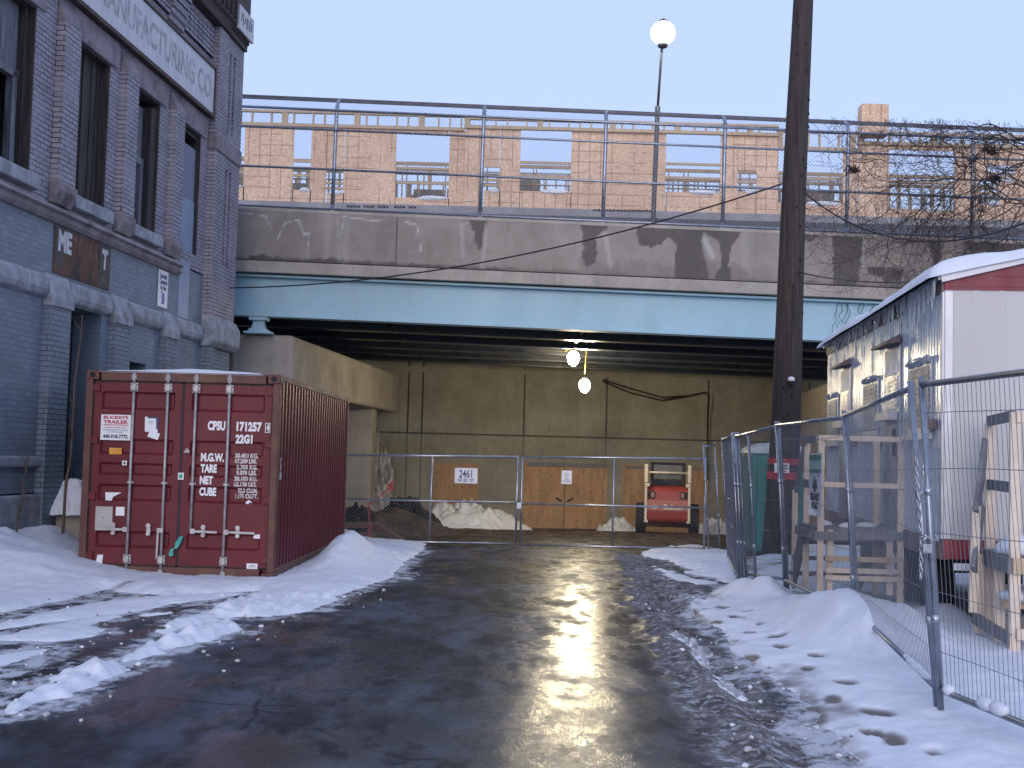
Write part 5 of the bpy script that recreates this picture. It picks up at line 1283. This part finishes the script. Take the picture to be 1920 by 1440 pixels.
text('2461',.225,MAT_NAVY,o,FR(w_/2,h_*.38),sx=.66,off=.004,align='CENTER',ext=.001); text('W 25   ST',.095,MAT_NAVY,o,FR(w_/2,h_*.10),sx=.82,off=.002,align='CENTER',ext=.001); text('TH',.05,MAT_NAVY,o,FR(w_*.585,h_*.19),sx=.8,ext=.001,align='CENTER')
m=MB()
for a in (.05,.95):
    for b in (.08,.92): m.lathe([(.006,-.0085),(.006,-.006)],c=(w_*a,0,h_*b),axis='y',n=8)
m.build('screws',MAT_INK,o)
g1=at(1053,882,25.64); g2=at(1072,908,25.64)
o=tag(empty('no_smoking_sign',(g1.x,25.64,g2.z)),'small white no smoking sign on the right gate leaf','sign'); w_,h_=g2.x-g1.x,g1.z-g2.z
m=MB(); m.box(0,w_,-.006,.0,0,h_); m.build('board',MAT_WHITE,o,bev=.004)
m=MB(); m.lathe([(.042,-.009),(.042,-.006)],c=(w_/2,0,h_*.70),axis='y',n=22); m.build('ring',simple('pale_red_ink',(.40,.16,.17)),o); m=MB(); m.lathe([(.034,-.0105),(.034,-.009)],c=(w_/2,0,h_*.70),axis='y',n=22); m.build('disc',MAT_WHITE,o)
m=MB(); m.bar((w_/2-.028,-.012,h_*.70+.025),(w_/2+.028,-.012,h_*.70-.025),.008,.003,up=(0,1,0)); m.bar((w_/2-.03,-.0115,h_*.69),(w_/2+.025,-.0115,h_*.69),.010,.002,up=(0,1,0)); m.build('cigarette',MAT_FADE,o)
text('NO',.05,MAT_INK,o,FR(w_/2,h_*.33),align='CENTER',ext=.001); text('SMOKING',.045,MAT_INK,o,FR(w_/2,h_*.16),align='CENTER',ext=.001,sx=.82)

# ------------------------------------------------------------------ skid steer loader seen from behind
zg=float(gz(35.3))+.02
sk=tag(empty('skid_steer_loader',(4.43,35.0,zg),R_(-7.2)),'red and cream skid steer loader seen from behind under the bridge','loader')
def wheel(x,y):
    sg=1 if x>0 else -1; r=.39; w=.13
    m=MB(); m.lathe([(.17,-w*.8),(.30,-w),(r-.05,-w),(r-.02,-w*.8),(r-.02,w*.8),(r-.05,w),(.30,w),(.17,w*.8)],c=(x,y,r),axis='x',n=28); o=m.build('wheel',MAT_RUBBER,sk,smooth=False)
    m=MB()
    for k in range(18):
        t=2*math.pi*k/18
        for s in (-1,1):
            t2=t+(.17 if s>0 else 0); a=Vector((x+s*w*.95,y+math.cos(t2+.12)*r,r+math.sin(t2+.12)*r)); b=Vector((x+s*.01,y+math.cos(t2-.08)*r,r+math.sin(t2-.08)*r)); m.bar(a,b,.055,.045,up=(0,math.cos(t2),math.sin(t2)))
    m.build('tread',MAT_RUBBER,o)
    m=MB(); m.lathe([(.05,w*sg*.7),(.12,w*sg*.4),(.18,w*sg*.85),(.17,w*sg*.9)],c=(x,y,r),axis='x',n=18); m.build('rim',MAT_SKWHT,o)
for x in (-.75,.75):
    for y in (.36,1.42): wheel(x,y)
m=MB(); m.box(-.60,.60,.1,2.1,.28,.62); m.build('chassis',MAT_BLACK,sk,bev=.03)
m=MB(); prof=[(.02,.30),(-.07,.38),(-.10,.62),(-.08,.92),(-.02,1.18),(.05,1.28),(.30,1.33),(.95,1.35),(.95,.30)]; m.prism(prof,-.59,.59,'x'); m.build('rear_door',MAT_SKRED,sk,bev=.05,seg=3)
m=MB(); m.box(-.57,.57,-.115,-.085,.645,.92); m.build('lettering_panel',simple('faded_red_decal',(.40,.15,.12),.6,var=.2,scale=6,dirt=(.22,.07,.05),dscale=6),sk,bev=.01)
text('Bobcat',.20,simple('worn_cream_lettering',(.60,.52,.45),.6,var=.2,scale=20),sk,frame((.16,-.118,.68),(1,0,0),(0,0,1)),align='CENTER',off=.008,sx=.95,ext=.002)
m=MB(); m.blob((-.36,-.118,.74),.10,.004,.05,10,6,.2,3); m.build('emblem',MAT_SKWHT,sk)
for s in (-1,1):
    m=MB(); m.box(s*.44-.10,s*.44+.10,-.085,-.02,.97,1.17); m.build('lamp_recess',MAT_BLACK,sk,bev=.01)
    m=MB(); m.box(s*.41-.05,s*.41+.05,-.10,-.08,1.0,1.14); m.build('taillight',simple('dull_red_lens',(.25,.12,.11),.3),sk,bev=.01)
    m=MB(); m.box(s*.60-.035,s*.60+.035,-.12,.25,.30,1.36); m.box(min(s*.50,s*.64),max(s*.50,s*.64),-.12,.25,1.30,1.40); m.box(min(s*.53,s*.64),max(s*.53,s*.64),-.12,.1,.30,.36); m.build('upright',MAT_SKWHT,sk,bev=.015)
    m=MB(); m.box(s*.60-.05,s*.60+.05,-.02,.18,1.42,1.90); m.bar((s*.60,.08,1.85),(s*.62,2.3,1.25),.09,.16); m.bar((s*.62,2.25,1.3),(s*.62,2.75,.35),.09,.15); m.build('lift_arm',MAT_SKWHT,sk,bev=.012)
m=MB(); m.tube([(-.58,.04,1.70),(.58,.04,1.70)],.03,10); m.build('cross_tube',MAT_SKWHT,sk,smooth=True)
m=MB()
for s in (-1,1): m.box(s*.45-.04,s*.45+.04,.40,1.5,1.34,1.96); m.box(-.49,.49,.38,1.6,1.92,1.985)
m.box(-.46,.46,.42,.46,1.34,1.52); m.build('cab',MAT_RUBBER,sk,bev=.02)
m=MB(); m.box(-.40,.40,.45,.47,1.5,1.92); 
MAT_GL=simple('dim_cab_glass',(.020,.028,.014),.25,var=.3); m.build('rear_window',MAT_GL,sk)
m=MB(); m.box(-.28,.28,.75,.9,1.0,1.62); m.build('seat',MAT_RUBBER,sk,bev=.05)
m=MB(); m.prism([(2.6,.05),(3.3,.03),(3.3,.07),(2.75,.12),(2.65,.6),(2.55,.6)],-.85,.85,'x'); m.build('bucket',MAT_CRUST,sk)

# ------------------------------------------------------------------ portable toilet behind the pole
MAT_TEAL=simple('teal_green_plastic',(.03,.17,.14),.5,var=.15,scale=3)
pt_=tag(empty('portable_toilet',(5.18,24.6,float(gz(24.6)))),'green portable toilet with pale roof standing behind the utility pole','portable toilet')
m=MB(); m.box(-.52,.52,-.52,.52,.12,2.0); m.build('cabin',MAT_TEAL,pt_,bev=.04,seg=3)
m=MB()
for k in range(5): m.box(-.42+.19*k,-.34+.19*k,-.545,-.515,.25,1.85)
m.build('cabin_ribs',MAT_TEAL,pt_,bev=.01)
m=MB(); m.prism([(-.56,2.0),(.56,2.0),(.50,2.14),(.2,2.22),(-.2,2.22),(-.50,2.14)],-.56,.56,'y'); m.build('roof',simple('pale_grey_plastic',(.45,.50,.50),.5),pt_,bev=.03)
m=MB(); m.box(-.55,.55,-.55,.55,0,.13); m.build('base',MAT_RUBBER,pt_,bev=.02)
m=MB(); m.box(-.535,-.52,-.36,.36,.2,1.9); d_=m.build('door',simple('teal_door_plastic',(.04,.21,.17),.5,var=.1),pt_); m=MB(); m.box(-.56,-.535,.22,.30,.95,1.1); m.build('handle',MAT_BLACK,d_)

# ------------------------------------------------------------------ heaps and clutter inside the gate
def heap(name,c,rx,ry,h,mat,label,cat,seed,rough=.3,dirtv=0.0,sharp=1.0,kind=None):
    a=np.linspace(-1.15,1.15,70); A_,B_=np.meshgrid(a,a); r=np.hypot(A_,B_)+.25*fbm(A_*2,B_*2,4,seed)
    z=h*np.clip(1-r**2,-.2,1)**sharp if sharp==1 else h*np.maximum(1-r,0)**sharp-.05*(r>1)
    z=z*(1+rough*fbm(A_*5,B_*5,5,seed+3))+h*.10*rough*fbm(A_*16,B_*16,3,seed+5)
    o=gridmesh(name,A_*rx,B_*ry,z,mat,attrs={'dirt':0*A_+dirtv+.3*fbm(A_*3,B_*3,4,seed+9)}); o.location=(c[0],c[1],float(gz(c[1]))+c[2]); return tag(o,label,cat,kind=kind)
MAT_DIRT=simple('brown_frozen_dirt',(.060,.042,.030),.95,var=.5,scale=5,bump=.9,bd=.05,dirt=(.12,.085,.06),dscale=3)
P=lambda px,Y:(px-960)/FPX*Y
heap('snow_pile',(P(885,38.2),38.2,-.06),1.75,1.4,.70,MAT_SNOW,'broad dirty snow pile against the abutment wall behind the left gate leaf','snow pile',3,.9,.22)
heap('snow_pile',(P(1165,39.6),39.6,-.05),.75,.6,.42,MAT_SNOW,'small ragged snow pile at the wall just left of the loader','snow pile',13,.8,.2)
heap('snow_pile',(P(1345,39.0),39.0,-.05),.8,.7,.40,MAT_SNOW,'small snow pile at the wall just right of the loader','snow pile',17,.8,.15)
heap('dirt_mound',(P(715,31.0),31.0,-.08),2.3,2.6,.60,MAT_DIRT,'mound of brown frozen dirt inside the gate beside the red container','dirt mound',23,.5)
MAT_NETT=simple('black_plastic_mesh',(.014,.014,.016),.8,var=.6,scale=30,bump=.9,bd=.03)
heap('tarpaulin_heap',(P(768,32.6),32.6,.12),.95,.55,.62,MAT_NETT,'crumpled black plastic heap on the dirt mound left of the snow pile','plastic heap',31,.7)
heap('tarpaulin_heap',(P(665,29.2),29.2,.10),.75,.5,.55,MAT_NETT,'black plastic heap half hidden behind the back end of the container','plastic heap',37,.6)
m=MB(); 
for k,(dx,dz,r1,r2) in enumerate(((.0,.0,.34,.10),(.12,.06,.30,.12),(-.05,.10,.26,.06))):
    c=at(755,945,32.5); m.tube([(c.x+dx+r1*math.cos(t),32.5+.1*math.sin(t+k),c.z+dz+r2*math.sin(t)+.04*math.cos(2*t)) for t in [i*2*math.pi/22 for i in range(23)]],.022,6,cap=False)
tag(m.build('hose_coil',MAT_CABLE,smooth=True),'loose coils of black hose on top of the plastic heap','hose')
MAT_RSTEEL=simple('brown_primed_steel',(.15,.075,.055),.65,.2,var=.25,scale=3,dirt=(.09,.04,.03),dscale=3)
rp=tag(empty('steel_ramp',(0,0,0)),'brown steel channel frame sloping to the ground just inside the gate','steel frame')
a,b,c=at(640,985,27.0),at(706,984,27.0),at(757,1017,26.7)
m=MB(); m.bar(a,b,.10,.13); m.build('beam',MAT_RSTEEL,rp,bev=.01); m=MB(); m.bar(b+Vector((-.03,0,.0)),c,.10,.13); m.build('beam',MAT_RSTEEL,rp,bev=.01)
a,b=at(630,1006,26.9),at(704,1004,26.9); m=MB(); m.bar(a,b,.14,.15); m.build('beam',MAT_RSTEEL,rp,bev=.01); m=MB(); m.bar(b+Vector((-.12,.05,-.1)),b+Vector((-.12,.05,.24)),.1,.1); m.build('strut',MAT_RSTEEL,rp)
rf=tag(empty('red_marker_pole',tuple(at(688,1014,26.6))),'thin bent red pole with small red flag leaning on the steel frame','pole')
o0=rf.location; q=[at(688,1014,26.6),at(694,988,26.7),at(690,945,26.8),at(705,938,26.9),at(735,909,27.2)]
m=MB(); m.tube([p-o0 for p in q[:4]],.018,6); m.tube([p-o0 for p in q[3:]],.012,6); m.build('rod',simple('bright_red_paint',(.40,.03,.03),.5),rf,smooth=True)
e_=q[-1]-o0; m=MB(); m.prism([(e_.x-.10,e_.z-.02),(e_.x+.02,e_.z+.10),(e_.x+.03,e_.z-.12),(e_.x-.03,e_.z-.14)],e_.y-.01,e_.y+.01,'y'); m.build('flag',bpy.data.materials['bright_red_paint'],rf)
m=MB(); c=at(704,947,30.2); m.tube([(c.x+.13*math.cos(t),c.y,c.z+.13*math.sin(t)) for t in [i*2*math.pi/16 for i in range(17)]],.045,8,cap=False)
tag(m.build('white_hose_ring',simple('dirty_white_plastic',(.30,.27,.23),.6),smooth=True),'dirty white plastic hose ring leaning on the dirt mound','hose')
heap('snow_heap',(STOOP.x+.12,STOOP.y+.2,.74-float(gz(STOOP.y+.2))-.02),.46,.46,.40,MAT_SNOW,'heap of snow on the concrete doorstep beside the container','snow heap',41,.25)
# frozen seepage on the wall corner
m=MB(); rg=random.Random(14); b0=at(712,880,40.4)
for k in range(16):
    x=b0.x+rg.uniform(-.55,.35); zt_=rg.uniform(1.4,2.5); n=12; ph=rg.uniform(0,6)
    m.tube([(x+.05*math.sin(i*1.1+ph),40.55-.06-.10*(1-i/n)-.05*rg.random(),-.75+(zt_+.75)*i/n) for i in range(n+1)],[.24*(1-.75*i/n)*rg.uniform(.7,1.25)+.03 for i in range(n+1)],9)
fs=NT('frozen_seepage_ice'); tag(m.build('frozen_seepage',fs.out(fs.mix(fs.ramp(fs.noise(4,fs.map((2,2,.5)),6),.35,.65),(.16,.14,.12),(.46,.43,.38)),.3),smooth=True),'lumpy column of dirty ice frozen down the wall behind the pier','ice')

# ------------------------------------------------------------------ bare vines on the bridge fence
vb=tag(empty('bare_vine',tuple(at(1990,330,26.7))),'tangle of bare dark vine branches covering the right end of the bridge fence','vine')
v0=vb.location; rg=random.Random(21); VM=MB(); VT=MB(); nb_=[0]
def grow(p,ang,L,r,depth):
    """p=(pixel x, pixel y) on the plane of the fence; the tangle wanders across it and hangs"""
    n=max(4,int(L/9)); P=[];x,y=p; Y=26.72+rg.uniform(-.30,.12); a=ang; kids=[]
    for i in range(n+1):
        P.append(at(x,y,Y)-v0); 
        if x<1512 or x>1990 or y>548 or y<221+.03*(x-1500): break
        a+=rg.gauss(0,.24)+(.02 if depth else 0); Y+=rg.gauss(0,.03); Y=min(max(Y,26.3),26.9)
        x+=math.cos(a)*L/n; y+=math.sin(a)*L/n
        if depth<3 and rg.random()<(.36 if depth==0 else .24): kids.append((x,y,a+rg.choice((-1,1))*rg.uniform(.4,1.3),L*rg.uniform(.3,.6),r*(1-.6*i/n)*.62))
    if len(P)>2:
        (VM if r>.009 else VT).tube(P,[max(.0035,r*(1-.75*i/len(P))) for i in range(len(P))],5 if r>.009 else 4,cap=False); nb_[0]+=1
    for (kx,ky,ka,kl,kr) in kids:
        if nb_[0]<(1300 if depth<1 or x>1800 else 2000): grow((kx,ky),ka,kl,kr,depth+1)
for k in range(11): grow((1945,rg.uniform(250,400)),math.pi+rg.uniform(-.45,.35),rg.uniform(250,520),rg.uniform(.012,.026),0)
for k in range(8): grow((rg.uniform(1640,1790),rg.uniform(245,340)),math.pi+rg.uniform(-.5,.4),rg.uniform(90,210),rg.uniform(.007,.013),1)
for k in range(9): grow((rg.uniform(1700,1930),rg.uniform(280,380)),rg.uniform(1.6,2.9),rg.uniform(110,230),rg.uniform(.010,.018),1)
for k in range(14): grow((rg.uniform(1560,1900),rg.uniform(390,430)),rg.uniform(.6,2.5),rg.uniform(40,120),.008,1)
MAT_VINE=simple('dark_vine_bark',(.035,.025,.025),.9,var=.3)
VM.build('stem',MAT_VINE,vb,smooth=True); VT.build('twigs',MAT_VINE,vb)
for (px,py) in ((1600,317),(1861,283),(1866,337)):
    c=at(px,py,26.6)-v0; m=MB()
    for k in range(26):
        d=[Vector((rg.gauss(0,.09),rg.gauss(0,.04),rg.gauss(0,.05))) for _ in range(3)]; m.tube([c+q for q in d],.012,4,cap=False)
    m.build('twig_knot',MAT_VINE,vb)
# twigs clinging to the girder behind the pole
m=MB()
for k in range(7):
    x=1575+k*9+rg.uniform(-8,8); y=565; pts=[]
    for i in range(9): pts.append(at(x+rg.uniform(-5,5)-i*1.2,y+i*9,27.2)); 
    m.tube(pts,[.008-.0006*i for i in range(9)],4)
tag(m.build('hanging_twigs',MAT_VINE),'thin bare twigs hanging in front of the blue girder right of the pole','twigs')
